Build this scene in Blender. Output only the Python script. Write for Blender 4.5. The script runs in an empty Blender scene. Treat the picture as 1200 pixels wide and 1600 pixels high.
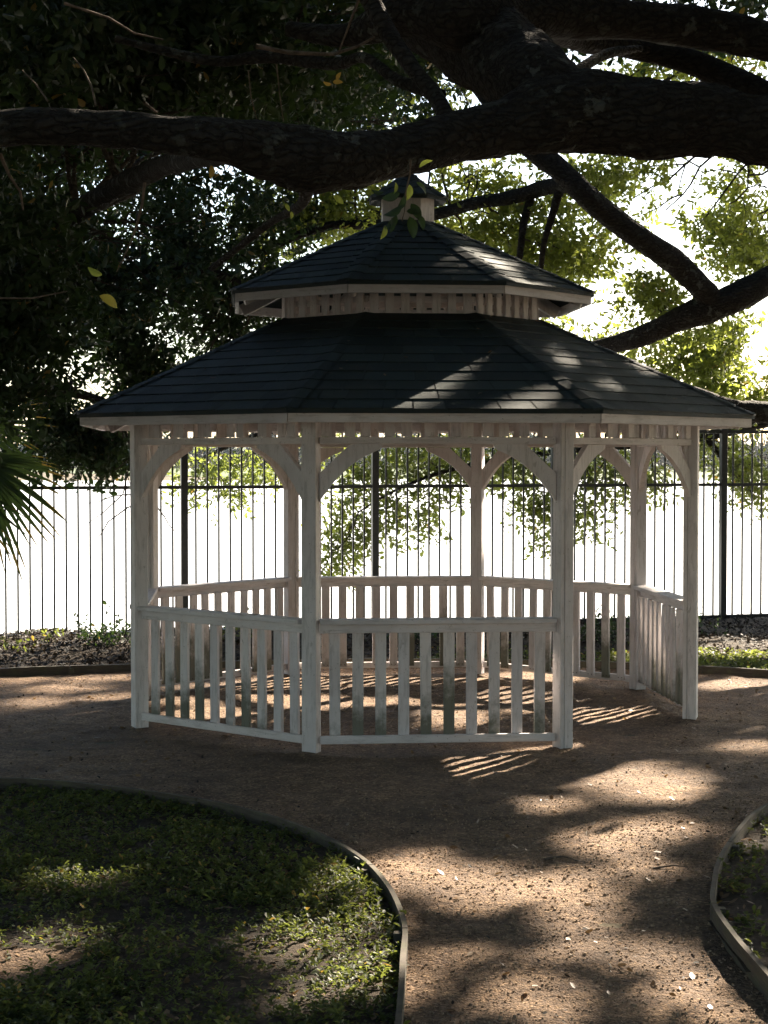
import bpy, bmesh, math, random
import numpy as np
from mathutils import Vector, Matrix, noise as mn

random.seed(11)
rng = np.random.default_rng(11)
R = math.radians
S = bpy.context.scene

# ------------------------------------------------------------------ camera
F_PX, PITCH, CAM_H = 2705.0, 0.0316, 1.8           # the photo is 1200 x 1600
cd = bpy.data.cameras.new('camera')
cam = bpy.data.objects.new('camera', cd)
S.collection.objects.link(cam)
cam.location = (0, 0, CAM_H)
cam.rotation_euler = (math.pi / 2 - PITCH, 0, 0)
cd.sensor_fit = 'HORIZONTAL'
cd.sensor_width = 36
cd.lens = 36 * F_PX / 1200
cd.clip_start = 0.1
cd.clip_end = 3000
S.camera = cam

# ------------------------------------------------------------------ sky, sun, exposure
SUN_AZ, SUN_EL = R(35), R(30)                       # azimuth to the right of the view direction
W = bpy.data.worlds.new('World')
S.world = W
W.use_nodes = True
wn = W.node_tree.nodes
wl = W.node_tree.links
sky = wn.new('ShaderNodeTexSky')
sky.sky_type = 'NISHITA'
sky.sun_disc = False
sky.sun_elevation = SUN_EL
sky.sun_rotation = SUN_AZ
sky.dust_density = 1.2
sky.air_density = 1.0
wl.new(sky.outputs[0], wn['Background'].inputs['Color'])
wn['Background'].inputs['Strength'].default_value = 0.05

sd = bpy.data.lights.new('sun', 'SUN')
sd.energy = 5.0
sd.angle = R(0.7)
sd.color = (1.0, 0.86, 0.68)
sun = bpy.data.objects.new('sun', sd)
S.collection.objects.link(sun)
to_sun = Vector((math.sin(SUN_AZ) * math.cos(SUN_EL), math.cos(SUN_AZ) * math.cos(SUN_EL), math.sin(SUN_EL)))
sun.rotation_euler = to_sun.to_track_quat('Z', 'Y').to_euler()
sun.location = to_sun * 60

S.view_settings.view_transform = 'Standard'
S.view_settings.look = 'None'
S.view_settings.gamma = 1
S.view_settings.exposure = 2.8
S.render.engine = 'CYCLES'
S.cycles.use_denoising = True
S.cycles.max_bounces = 8
S.cycles.diffuse_bounces = 4
S.cycles.transmission_bounces = 6
S.cycles.sample_clamp_indirect = 8

# ------------------------------------------------------------------ helpers
C = S.collection
COSP, SINP = math.cos(PITCH), math.sin(PITCH)
KX, KY = math.sin(SUN_AZ) / math.tan(SUN_EL), math.cos(SUN_AZ) / math.tan(SUN_EL)


def ray(px, py):
    X = (px - 600) / F_PX
    Y = -(py - 800) / F_PX
    return Vector((X, COSP + Y * SINP, -SINP + Y * COSP))


def at(px, py, Z):
    d = ray(px, py)
    return Vector((0, 0, CAM_H)) + d * (Z / d.y)


def onz(px, py, h=0.0):
    d = ray(px, py)
    return Vector((0, 0, CAM_H)) + d * ((h - CAM_H) / d.z)


def px_of(x, y, z):
    fw = y * COSP + (CAM_H - z) * SINP
    return 600 + F_PX * x / fw, 800 + F_PX * ((CAM_H - z) * COSP - y * SINP) / fw


def tag(o, label=None, cat=None, group=None, kind=None):
    if label: o['label'] = label
    if cat: o['category'] = cat
    if group: o['group'] = group
    if kind: o['kind'] = kind
    return o


def link(name, data, parent=None, loc=(0, 0, 0), rotz=0.0):
    o = bpy.data.objects.new(name, data)
    C.objects.link(o)
    o.location = loc
    o.rotation_euler = (0, 0, rotz)
    if parent: o.parent = parent
    return o


def empty(name, loc, rotz=0.0):
    o = bpy.data.objects.new(name, None)
    C.objects.link(o)
    o.empty_display_size = 0.2
    o.location = loc
    o.rotation_euler = (0, 0, rotz)
    return o


def mesh_np(name, verts, faces, mat, smooth=False, k=4):
    """verts (n,3); faces (m,k) index array."""
    me = bpy.data.meshes.new(name)
    verts = np.asarray(verts, dtype=np.float32)
    faces = np.asarray(faces, dtype=np.int32)
    me.vertices.add(len(verts))
    me.vertices.foreach_set('co', verts.ravel())
    me.loops.add(faces.size)
    me.loops.foreach_set('vertex_index', faces.ravel())
    me.polygons.add(len(faces))
    me.polygons.foreach_set('loop_start', np.arange(len(faces), dtype=np.int32) * faces.shape[1])
    me.polygons.foreach_set('use_smooth', np.full(len(faces), smooth))
    me.update(calc_edges=True)
    me.validate()
    if mat: me.materials.append(mat)
    return me


class MB:
    def __init__(s): s.v, s.f = [], []

    def add(s, vs, fs):
        b = len(s.v)
        s.v += [tuple(v) for v in vs]
        s.f += [tuple(i + b for i in f) for f in fs]

    def box(s, x0, x1, y0, y1, z0, z1, M=None):
        vs = [Vector(p) for p in ((x0, y0, z0), (x1, y0, z0), (x1, y1, z0), (x0, y1, z0), (x0, y0, z1), (x1, y0, z1), (x1, y1, z1), (x0, y1, z1))]
        if M is not None: vs = [M @ v for v in vs]
        s.add(vs, [(0, 3, 2, 1), (4, 5, 6, 7), (0, 1, 5, 4), (1, 2, 6, 5), (2, 3, 7, 6), (3, 0, 4, 7)])

    def prism(s, poly, y0, y1, M=None):
        """poly in x,z extruded along y."""
        n = len(poly)
        vs = [Vector((p[0], y0, p[1])) for p in poly] + [Vector((p[0], y1, p[1])) for p in poly]
        if M is not None: vs = [M @ v for v in vs]
        s.add(vs, [tuple(range(n)), tuple(range(2 * n - 1, n - 1, -1))] + [(i, i + n, (i + 1) % n + n, (i + 1) % n) for i in range(n)])

    def mesh(s, name, mat, bevel=0.0, smooth=False):
        me = bpy.data.meshes.new(name)
        me.from_pydata(s.v, [], s.f)
        bm = bmesh.new()
        bm.from_mesh(me)
        bmesh.ops.recalc_face_normals(bm, faces=bm.faces)
        if bevel:
            bmesh.ops.bevel(bm, geom=list(bm.edges), offset=bevel, segments=1, affect='EDGES')
        for f in bm.faces: f.smooth = smooth
        bm.to_mesh(me)
        bm.free()
        me.materials.append(mat)
        return me


# ------------------------------------------------------------------ materials
def new_mat(name):
    m = bpy.data.materials.new(name)
    m.use_nodes = True
    nt = m.node_tree
    return m, nt, nt.nodes, nt.links, nt.nodes['Principled BSDF']


def nd(nt, typ, **kw):
    n = nt.nodes.new(typ)
    for k, v in kw.items():
        if k in ('in_',):
            for a, b in v.items(): n.inputs[a].default_value = b
        else: setattr(n, k, v)
    return n


def ramp(nt, fac, stops, interp='LINEAR'):
    r = nt.nodes.new('ShaderNodeValToRGB')
    r.color_ramp.interpolation = interp
    el = r.color_ramp.elements
    while len(el) < len(stops): el.new(0.5)
    for e, (p, c) in zip(el, stops):
        e.position = p
        e.color = (*c, 1) if len(c) == 3 else c
    nt.links.new(fac, r.inputs[0])
    return r.outputs[0]


def noise_fac(nt, scale, detail=4, rough=0.6, vec=None, dist=0.0):
    n = nd(nt, 'ShaderNodeTexNoise', in_={'Scale': scale, 'Detail': detail, 'Roughness': rough, 'Distortion': dist})
    if vec is not None: nt.links.new(vec, n.inputs['Vector'])
    return n.outputs[0]


def geo_pos(nt):
    return nt.nodes.new('ShaderNodeNewGeometry').outputs['Position']


def scaled(nt, vec, sc):
    m = nd(nt, 'ShaderNodeMapping')
    m.inputs['Scale'].default_value = sc
    nt.links.new(vec, m.inputs['Vector'])
    return m.outputs[0]


def mixc(nt, fac, a, b, mode='MIX'):
    m = nd(nt, 'ShaderNodeMix', data_type='RGBA', blend_type=mode)
    for sock, v in ((0, fac), (6, a), (7, b)):
        if hasattr(v, 'is_output'): nt.links.new(v, m.inputs[sock])
        else: m.inputs[sock].default_value = v if sock == 0 else (*v, 1)
    return m.outputs[2]


def mathn(nt, op, a, b=0.0, clamp=False):
    m = nd(nt, 'ShaderNodeMath', operation=op, use_clamp=clamp)
    for i, v in enumerate((a, b)):
        if hasattr(v, 'is_output'): nt.links.new(v, m.inputs[i])
        else: m.inputs[i].default_value = v
    return m.outputs[0]


def bump(nt, bsdf, h, strength=0.5, dist=0.01):
    b = nd(nt, 'ShaderNodeBump', in_={'Strength': strength, 'Distance': dist})
    nt.links.new(h, b.inputs['Height'])
    nt.links.new(b.outputs[0], bsdf.inputs['Normal'])


def painted_wood(name, algae=False, along='z'):
    m, nt, N, L, B = new_mat(name)
    oi = nd(nt, 'ShaderNodeObjectInfo')
    pos = geo_pos(nt)
    n1 = noise_fac(nt, 3.0, 5, 0.65, pos)
    gp_ = nd(nt, 'ShaderNodeTexCoord').outputs['Object'] if along == 'x' else pos
    n2 = noise_fac(nt, 1.0, 6, 0.7, scaled(nt, gp_, (5, 38, 38) if along == 'x' else (38, 38, 5)))
    base = ramp(nt, n1, [(0.3, (0.66, 0.61, 0.605)), (0.7, (0.83, 0.785, 0.78))])
    tint = ramp(nt, oi.outputs['Random'], [(0, (0.86, 0.86, 0.88)), (1, (1, 0.99, 0.97))])
    c = mixc(nt, 1.0, base, tint, 'MULTIPLY')
    dirt = ramp(nt, n2, [(0.34, (1, 1, 1)), (0.5, (0, 0, 0))])
    c = mixc(nt, mathn(nt, 'MULTIPLY', dirt, 0.42), c, (0.27, 0.24, 0.22))
    peel = ramp(nt, noise_fac(nt, 1.0, 5, 0.75, scaled(nt, gp_, (9, 22, 22) if along == 'x' else (22, 22, 9))), [(0.63, (0, 0, 0)), (0.655, (1, 1, 1))])
    c = mixc(nt, mathn(nt, 'MULTIPLY', peel, 0.4), c, (0.22, 0.18, 0.15))
    spk = ramp(nt, noise_fac(nt, 70, 2, 0.5, pos), [(0.69, (0, 0, 0)), (0.74, (1, 1, 1))])
    c = mixc(nt, mathn(nt, 'MULTIPLY', spk, 0.5), c, (0.16, 0.13, 0.10))
    if algae:
        sx = nd(nt, 'ShaderNodeSeparateXYZ'); L.new(pos, sx.inputs[0])
        # algae creeps up from the damp foot of the boards, a different height on each board
        top = mathn(nt, 'ADD', mathn(nt, 'MULTIPLY', oi.outputs['Random'], 0.55), 0.02)
        e = mathn(nt, 'SUBTRACT', top, sx.outputs['Z'])
        e = mathn(nt, 'ADD', e, mathn(nt, 'MULTIPLY', mathn(nt, 'SUBTRACT', noise_fac(nt, 9, 5, 0.7, pos), 0.5), 0.5))
        e = mathn(nt, 'MULTIPLY', e, 5.0, True)
        c = mixc(nt, mathn(nt, 'MULTIPLY', e, 0.85), c, (0.075, 0.085, 0.048))
    L.new(c, B.inputs['Base Color'])
    B.inputs['Roughness'].default_value = 0.62
    B.inputs['Specular IOR Level'].default_value = 0.35
    bump(nt, B, n2, 0.35, 0.004)
    return m


def shingle_mat():
    m, nt, N, L, B = new_mat('asphalt_shingle')
    at_ = nd(nt, 'ShaderNodeAttribute', attribute_name='tab')
    pos = geo_pos(nt)
    n = noise_fac(nt, 260, 3, 0.8, pos)
    n2 = noise_fac(nt, 3.5, 5, 0.6, pos)
    c = ramp(nt, n, [(0.3, (0.011, 0.022, 0.025)), (0.62, (0.030, 0.050, 0.053)), (0.8, (0.10, 0.11, 0.115))])
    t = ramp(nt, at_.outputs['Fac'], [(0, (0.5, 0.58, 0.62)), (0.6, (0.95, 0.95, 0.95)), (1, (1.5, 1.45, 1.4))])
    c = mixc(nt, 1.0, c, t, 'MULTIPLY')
    c = mixc(nt, mathn(nt, 'MULTIPLY', ramp(nt, n2, [(0.5, (0, 0, 0)), (0.75, (1, 1, 1))]), 0.4), c, (0.06, 0.065, 0.045))
    L.new(c, B.inputs['Base Color'])
    B.inputs['Roughness'].default_value = 0.72
    B.inputs['Specular IOR Level'].default_value = 0.45
    bump(nt, B, n, 0.6, 0.004)
    return m


def bark_mat(name, a=(0.014, 0.012, 0.011), b=(0.055, 0.049, 0.043), lichen=0.6):
    m, nt, N, L, B = new_mat(name)
    pos = geo_pos(nt)
    v = nd(nt, 'ShaderNodeTexVoronoi', feature='DISTANCE_TO_EDGE', in_={'Scale': 1.0})
    w = noise_fac(nt, 9, 4, 0.6, pos)
    vm = nd(nt, 'ShaderNodeVectorMath', operation='ADD')
    comb = nd(nt, 'ShaderNodeCombineXYZ')
    w = mathn(nt, 'MULTIPLY', w, 3.0)
    L.new(w, comb.inputs[0]); L.new(w, comb.inputs[2])
    L.new(scaled(nt, pos, (11, 34, 34)), vm.inputs[0]); L.new(comb.outputs[0], vm.inputs[1])
    L.new(vm.outputs[0], v.inputs['Vector'])
    crack = ramp(nt, v.outputs['Distance'], [(0.0, (0, 0, 0)), (0.22, (1, 1, 1))])
    n = noise_fac(nt, 45, 6, 0.7, pos)
    c = mixc(nt, crack, a, b)
    c = mixc(nt, 0.5, c, ramp(nt, n, [(0.3, tuple(x * 0.5 for x in a)), (0.7, b)]))
    li = ramp(nt, noise_fac(nt, 13, 5, 0.6, pos, 0.15), [(0.57, (0, 0, 0)), (0.62, (1, 1, 1))])
    li = mathn(nt, 'MULTIPLY', li, ramp(nt, noise_fac(nt, 2.2, 3, 0.5, pos), [(0.45, (0, 0, 0)), (0.6, (1, 1, 1))]))
    c = mixc(nt, mathn(nt, 'MULTIPLY', li, lichen), c, (0.16, 0.17, 0.15))
    L.new(c, B.inputs['Base Color'])
    B.inputs['Roughness'].default_value = 0.85
    B.inputs['Specular IOR Level'].default_value = 0.2
    h = mathn(nt, 'ADD', mathn(nt, 'MULTIPLY', crack, 0.7), mathn(nt, 'MULTIPLY', n, 0.5))
    bump(nt, B, h, 0.9, 0.02)
    return m


def leaf_mat(name, c0, c1, trans, tmix=0.5, rough=0.45):
    m, nt, N, L, B = new_mat(name)
    at_ = nd(nt, 'ShaderNodeAttribute', attribute_name='tone')
    c = ramp(nt, at_.outputs['Fac'], [(0, c0), (0.93, c1), (1.0, (0.22, 0.16, 0.05))])
    L.new(c, B.inputs['Base Color'])
    B.inputs['Roughness'].default_value = rough
    B.inputs['Specular IOR Level'].default_value = 0.4
    tr = nd(nt, 'ShaderNodeBsdfTranslucent')
    tc = ramp(nt, at_.outputs['Fac'], [(0, tuple(x * 0.75 for x in trans)), (0.9, trans), (1, (0.5, 0.33, 0.06))])
    L.new(tc, tr.inputs['Color'])
    mx = nd(nt, 'ShaderNodeMixShader', in_={0: tmix})
    L.new(B.outputs[0], mx.inputs[1])
    L.new(tr.outputs[0], mx.inputs[2])
    L.new(mx.outputs[0], N['Material Output'].inputs['Surface'])
    return m


def gravel_mat():
    m, nt, N, L, B = new_mat('decomposed_granite')
    pos = geo_pos(nt)
    big = noise_fac(nt, 0.9, 5, 0.6, pos)
    mid = noise_fac(nt, 7, 6, 0.7, pos)
    v = nd(nt, 'ShaderNodeTexVoronoi', in_={'Scale': 85.0}); L.new(pos, v.inputs['Vector'])
    v2 = nd(nt, 'ShaderNodeTexVoronoi', in_={'Scale': 34.0}); L.new(pos, v2.inputs['Vector'])
    fine = noise_fac(nt, 180, 3, 0.7, pos)
    c = ramp(nt, mid, [(0.3, (0.17, 0.115, 0.078)), (0.7, (0.39, 0.28, 0.18))])
    g = ramp(nt, nd_sep(nt, v.outputs['Color']), [(0.0, (0.5, 0.44, 0.42)), (0.5, (0.95, 0.9, 0.88)), (0.85, (1.2, 1.1, 1.0)), (1.0, (1.9, 1.75, 1.6))])
    c = mixc(nt, 1.0, c, g, 'MULTIPLY')
    damp = ramp(nt, big, [(0.42, (0, 0, 0)), (0.62, (1, 1, 1))])
    c = mixc(nt, mathn(nt, 'MULTIPLY', damp, 0.5), c, (0.095, 0.070, 0.056))
    dk = ramp(nt, fine, [(0.3, (1, 1, 1)), (0.42, (0, 0, 0))])
    c = mixc(nt, mathn(nt, 'MULTIPLY', dk, 0.6), c, (0.05, 0.035, 0.03))
    L.new(c, B.inputs['Base Color'])
    B.inputs['Roughness'].default_value = 0.88
    B.inputs['Specular IOR Level'].default_value = 0.25
    h = mathn(nt, 'ADD', mathn(nt, 'MULTIPLY', v.outputs['Distance'], -0.8), mathn(nt, 'ADD', mathn(nt, 'MULTIPLY', v2.outputs['Distance'], -0.9), mathn(nt, 'ADD', mid, fine)))
    bump(nt, B, h, 1.0, 0.02)
    return m


def nd_sep(nt, col):
    s = nd(nt, 'ShaderNodeSeparateColor')
    nt.links.new(col, s.inputs[0])
    return s.outputs[0]


def simple_noise_mat(name, c0, c1, scale=8, rough=0.8, bstr=0.5, bdist=0.01, spec=0.3, metallic=0.0, lo=0.35, hi=0.65):
    m, nt, N, L, B = new_mat(name)
    pos = geo_pos(nt)
    n = noise_fac(nt, scale, 6, 0.7, pos)
    L.new(ramp(nt, n, [(lo, c0), (hi, c1)]), B.inputs['Base Color'])
    B.inputs['Roughness'].default_value = rough
    B.inputs['Metallic'].default_value = metallic
    B.inputs['Specular IOR Level'].default_value = spec
    bump(nt, B, noise_fac(nt, scale * 4, 5, 0.7, pos), bstr, bdist)
    return m


def board_mat(name):
    """wood of the bed edging: greyed, grain across z, mossy top"""
    m, nt, N, L, B = new_mat(name)
    pos = geo_pos(nt)
    n = noise_fac(nt, 1.0, 6, 0.7, scaled(nt, pos, (6, 6, 90)))
    n1 = noise_fac(nt, 14, 5, 0.7, pos)
    c = ramp(nt, n, [(0.3, (0.035, 0.027, 0.021)), (0.7, (0.10, 0.08, 0.06))])
    c = mixc(nt, mathn(nt, 'MULTIPLY', ramp(nt, n1, [(0.45, (0, 0, 0)), (0.65, (1, 1, 1))]), 0.55), c, (0.10, 0.105, 0.05))
    L.new(c, B.inputs['Base Color'])
    B.inputs['Roughness'].default_value = 0.85
    bump(nt, B, n, 0.6, 0.006)
    return m


def water_mat():
    m, nt, N, L, B = new_mat('lake_water')
    pos = geo_pos(nt)
    n = noise_fac(nt, 1.0, 6, 0.65, scaled(nt, pos, (0.9, 2.6, 1)))
    B.inputs['Base Color'].default_value = (0.60, 0.62, 0.62, 1)
    B.inputs['Roughness'].default_value = 0.38
    B.inputs['IOR'].default_value = 1.33
    B.inputs['Specular IOR Level'].default_value = 0.5
    bump(nt, B, n, 0.6, 0.25)
    return m


M_PAINT = painted_wood('painted_wood')
M_BAL = painted_wood('painted_board', True)
M_RAIL = painted_wood('painted_rail', False, 'x')
M_SHING = shingle_mat()
M_BARK = bark_mat('oak_bark')
M_BARK2 = bark_mat('twig_bark', (0.04, 0.033, 0.026), (0.12, 0.10, 0.08), 0.2)
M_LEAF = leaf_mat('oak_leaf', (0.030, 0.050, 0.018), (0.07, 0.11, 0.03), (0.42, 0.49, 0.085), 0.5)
M_LEAFD = leaf_mat('dark_shade_leaf', (0.012, 0.026, 0.013), (0.032, 0.055, 0.024), (0.085, 0.15, 0.03), 0.25, 0.5)  # oak leaf with shade put into its colour; dark shrubs share it
M_LEAFL = leaf_mat('lakeside_leaf', (0.022, 0.035, 0.016), (0.05, 0.075, 0.03), (0.27, 0.33, 0.06), 0.45)
M_WEED = leaf_mat('weed_leaf', (0.012, 0.025, 0.010), (0.036, 0.058, 0.020), (0.32, 0.38, 0.07), 0.35, 0.6)
M_PALM = leaf_mat('palm_leaf', (0.018, 0.04, 0.016), (0.04, 0.075, 0.024), (0.12, 0.19, 0.04), 0.35)
M_GRAVEL = gravel_mat()
M_SOIL = simple_noise_mat('bed_soil', (0.020, 0.016, 0.012), (0.085, 0.062, 0.042), 12, 0.95, 0.9, 0.02)
M_GROUND = simple_noise_mat('leafy_ground', (0.05, 0.042, 0.025), (0.15, 0.12, 0.075), 3, 0.95, 0.8, 0.03)
M_METAL = simple_noise_mat('black_painted_steel', (0.008, 0.010, 0.012), (0.02, 0.024, 0.027), 30, 0.38, 0.15, 0.002, 0.5)
M_BOARD = board_mat('edging_timber')
M_WATER = water_mat()
M_NAIL = simple_noise_mat('rusty_nail', (0.03, 0.018, 0.012), (0.07, 0.035, 0.02), 60, 0.7, 0.1, 0.001)
M_DRY = leaf_mat('dry_leaf', (0.10, 0.06, 0.03), (0.30, 0.20, 0.12), (0.30, 0.17, 0.06), 0.2)
M_STONE = simple_noise_mat('pebble', (0.12, 0.08, 0.055), (0.50, 0.36, 0.23), 40, 0.85, 0.3, 0.003, 0.2)
M_STICK = simple_noise_mat('dead_wood', (0.06, 0.045, 0.035), (0.22, 0.17, 0.13), 20, 0.9, 0.5, 0.004)
M_LAWN = simple_noise_mat('far_lawn', (0.035, 0.06, 0.025), (0.08, 0.11, 0.045), 0.3, 0.9, 0.3, 0.05)
M_FAR = leaf_mat('far_leaf', (0.014, 0.030, 0.028), (0.03, 0.05, 0.04), (0.03, 0.05, 0.03), 0.06, 0.8)


# ------------------------------------------------------------------ ground
def fence_y(x): return 17.25 + 0.293 * x


def terrain_h(x, y):
    e = y - (fence_y(x) + 0.5)                       # past the fence the bank drops to the lake
    far = y - (176 + 6 * math.sin(x * 0.03) + 0.06 * x)
    if e < 0: h = 0.0
    else: h = -1.6 * min(1, e / 4.0)
    if far > -6: h = -1.6 + min(1.9, (far + 6) * 0.16) + max(0, far - 6) * 0.012
    if e < 0 and y > 15:                             # soft berm of soil against the fence
        h += 0.0
    return h


def axis(lo, hi, fine_lo, fine_hi, step, coarse):
    a = list(np.arange(fine_lo, fine_hi + 1e-6, step))
    x = fine_lo
    left = []
    s = step
    while x > lo:
        s = min(s * 1.35, coarse); x -= s; left.append(x)
    x = a[-1]
    s = step
    while x < hi:
        s = min(s * 1.35, coarse); x += s; a.append(x)
    return left[::-1] + a


xs = axis(-500, 500, -12, 12, 0.6, 30)
ys = axis(-60, 700, 12, 26, 0.4, 12)
vs = [(x, y, terrain_h(x, y)) for y in ys for x in xs]
nx = len(xs)
fs = [(j * nx + i, j * nx + i + 1, (j + 1) * nx + i + 1, (j + 1) * nx + i) for j in range(len(ys) - 1) for i in range(nx - 1)]
me = mesh_np('ground', vs, fs, M_GROUND, True)
tag(link('ground', me), kind='structure')
# the far bank is lawn: a sheet laid on the slope
ysf = [y for y in ys if y > 168]
vs = [(x, y, terrain_h(x, y) + 0.03) for y in ysf for x in xs]
fs = [(j * nx + i, j * nx + i + 1, (j + 1) * nx + i + 1, (j + 1) * nx + i) for j in range(len(ysf) - 1) for i in range(nx - 1)]
tag(link('far_bank', mesh_np('far_bank', vs, fs, M_LAWN, True)), kind='structure')
wv = [(-500, 17.0, -0.5), (500, 17.0, -0.5), (500, 185, -0.5), (-500, 185, -0.5)]
# keep the water sheet under the bank: its near edge stays buried below the ground
tag(link('lake_water', mesh_np('lake_water', wv, [(0, 1, 2, 3)], M_WATER)), kind='structure')

# far edging curve of the gravel (x as a function), from the photo
FE = [onz(p, q, 0.06) for p, q in ((-420, 1075), (-200, 1058), (0, 1047), (110, 1043), (210, 1040), (420, 1034), (640, 1031), (850, 1034), (960, 1037), (1095, 1043), (1200, 1049), (1400, 1064), (1600, 1082))]


def fe_y(x):
    if x <= FE[0].x: return FE[0].y
    for a, b in zip(FE, FE[1:]):
        if x <= b.x:
            t = (x - a.x) / (b.x - a.x)
            return a.y + (b.y - a.y) * t
    return FE[-1].y


POSTS = [(0.167 + 2.01 * math.cos(R(-112.5 + 45 * k) + 0.0865), 12.34 + 2.01 * math.sin(R(-112.5 + 45 * k) + 0.0865)) for k in range(8)]


def mound(x, y):
    """gravel kicked up round the feet of the posts"""
    return sum(0.013 * math.exp(-((x - a) ** 2 + (y - b) ** 2) / 0.018) for a, b in POSTS if abs(x - a) < 0.5 and abs(y - b) < 0.5)


def path_h(x, y):
    return 0.006 + 0.010 * mn.noise(Vector((x * 0.9, y * 0.9, 3))) + 0.012 * mn.noise(Vector((x * 4, y * 4, 1))) + 0.007 * mn.noise(Vector((x * 9, y * 9, 7))) + 0.006 + mound(x, y)


gx = np.arange(-4.2, 4.3, 0.05)
nyp = 230
vs = []
for j in range(nyp + 1):
    for x in gx:
        y = 3.2 + (fe_y(x) - 0.01 - 3.2) * j / nyp
        vs.append((x, y, path_h(x, y)))
n = len(gx)
fs = [(j * n + i, j * n + i + 1, (j + 1) * n + i + 1, (j + 1) * n + i) for j in range(nyp) for i in range(n - 1)]
tag(link('gravel_path', mesh_np('gravel_path', vs, fs, M_GRAVEL, True)), kind='structure')

# ------------------------------------------------------------------ planting beds and timber edging
LB = [onz(p, q, 0.09) for p, q in ((-700, 1232), (-300, 1220), (0, 1215), (80, 1219), (160, 1226), (240, 1236), (310, 1247), (380, 1262), (440, 1279), (500, 1302), (545, 1325), (580, 1352), (608, 1385), (625, 1420), (633, 1450), (630, 1490), (627, 1540), (622, 1600), (614, 1720), (600, 1900))]
RB = [onz(p, q, 0.09) for p, q in ((1700, 1150), (1400, 1195), (1290, 1215), (1200, 1256), (1165, 1283), (1140, 1315), (1123, 1345), (1116, 1378), (1116, 1412), (1150, 1462), (1200, 1520), (1270, 1600), (1400, 1760), (1500, 1900))]


def smooth_path(P, k=6):
    out = []
    for i in range(len(P) - 1):
        p0, p1, p2, p3 = P[max(0, i - 1)], P[i], P[i + 1], P[min(len(P) - 1, i + 2)]
        for q in range(k):
            t = q / k
            out.append(0.5 * ((2 * p1) + (p2 - p0) * t + (2 * p0 - 5 * p1 + 4 * p2 - p3) * t * t + (3 * p1 - p0 - 3 * p2 + p3) * t ** 3))
    out.append(P[-1])
    return out


LBs, RBs, FEs = smooth_path(LB), smooth_path(RB), smooth_path(FE)


def in_poly(x, y, poly):
    c = False
    n = len(poly)
    j = n - 1
    for i in range(n):
        if (poly[i][1] > y) != (poly[j][1] > y) and x < (poly[j][0] - poly[i][0]) * (y - poly[i][1]) / (poly[j][1] - poly[i][1]) + poly[i][0]:
            c = not c
        j = i
    return c


LPOLY = [(p.x, p.y) for p in LBs] + [(-0.2, 3.3), (-6, 3.3), (-6, LBs[0].y)]
RPOLY = [(p.x, p.y) for p in RBs] + [(RBs[-1].x + 0.3, 3.3), (7, 3.3), (7, RBs[0].y)]


def bed_h(x, y):
    return 0.034 + 0.018 * mn.noise(Vector((x * 2, y * 2, 5))) + 0.008 * mn.noise(Vector((x * 9, y * 9, 2)))


def bed(name, poly, x0, x1, y0, y1):
    st = 0.055
    vs, fs, idx = [], [], {}
    X = np.arange(x0, x1, st)
    Y = np.arange(y0, y1, st)

    def vid(i, j):
        if (i, j) not in idx:
            x, y = X[i], Y[j]
            idx[(i, j)] = len(vs)
            vs.append((x, y, bed_h(x, y)))
        return idx[(i, j)]
    for i in range(len(X) - 1):
        for j in range(len(Y) - 1):
            if in_poly(X[i] + st / 2, Y[j] + st / 2, poly):
                fs.append((vid(i, j), vid(i + 1, j), vid(i + 1, j + 1), vid(i, j + 1)))
    tag(link(name, mesh_np(name, vs, fs, M_SOIL, True)), kind='structure')


bed('bed_soil', LPOLY, -5.5, 0.5, 3.4, 10.8)
bed('bed_soil', RPOLY, 0.8, 6.0, 3.4, 11.5)


bs = [onz(-140, 1500, 0.05), onz(-60, 1476, 0.05), onz(30, 1474, 0.05), onz(100, 1476, 0.05), onz(140, 1484, 0.05), onz(120, 1500, 0.05), onz(80, 1512, 0.05), onz(40, 1528, 0.05), onz(-20, 1545, 0.05), onz(-120, 1550, 0.05)]
bp = [(p.x, p.y) for p in bs]
vs, fs, idx = [], [], {}
for i in range(150):
    for j in range(100):
        x, y = bp[0][0] + i * 0.012, 5.2 + j * 0.012
        if in_poly(x + 0.006 + 0.05 * mn.noise(Vector((x * 9, y * 9, 0))), y + 0.006 + 0.05 * mn.noise(Vector((x * 9, y * 9, 4))), bp):
            q = []
            for a, b in ((0, 0), (1, 0), (1, 1), (0, 1)):
                k = (i + a, j + b)
                if k not in idx:
                    idx[k] = len(vs); X_, Y_ = bp[0][0] + k[0] * 0.012, 5.2 + k[1] * 0.012
                    vs.append((X_, Y_, bed_h(X_, Y_) + 0.004))
                q.append(idx[k])
            fs.append(tuple(q))
tag(link('bare_sand', mesh_np('bare_sand', vs, fs, M_GRAVEL, True)), kind='structure')


def ribbon(P, thick, z0, z1):
    """a plank bent along P, standing on edge"""
    vs, fs = [], []
    for i, p in enumerate(P):
        a = P[max(0, i - 1)]
        b = P[min(len(P) - 1, i + 1)]
        t = Vector((b.x - a.x, b.y - a.y, 0)).normalized()
        nrm = Vector((-t.y, t.x, 0)) * thick / 2
        wz = 0.004 * mn.noise(Vector((p.x * 2, p.y * 2, 9)))
        for s, z in ((-1, z0), (1, z0), (1, z1 + wz), (-1, z1 + wz)):
            vs.append((p.x + s * nrm.x, p.y + s * nrm.y, z))
    for i in range(len(P) - 1):
        for k in range(4):
            fs.append((i * 4 + k, i * 4 + (k + 1) % 4, (i + 1) * 4 + (k + 1) % 4, (i + 1) * 4 + k))
    fs.append((0, 1, 2, 3))
    e = (len(P) - 1) * 4
    fs.append((e + 3, e + 2, e + 1, e))
    return vs, fs


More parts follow.
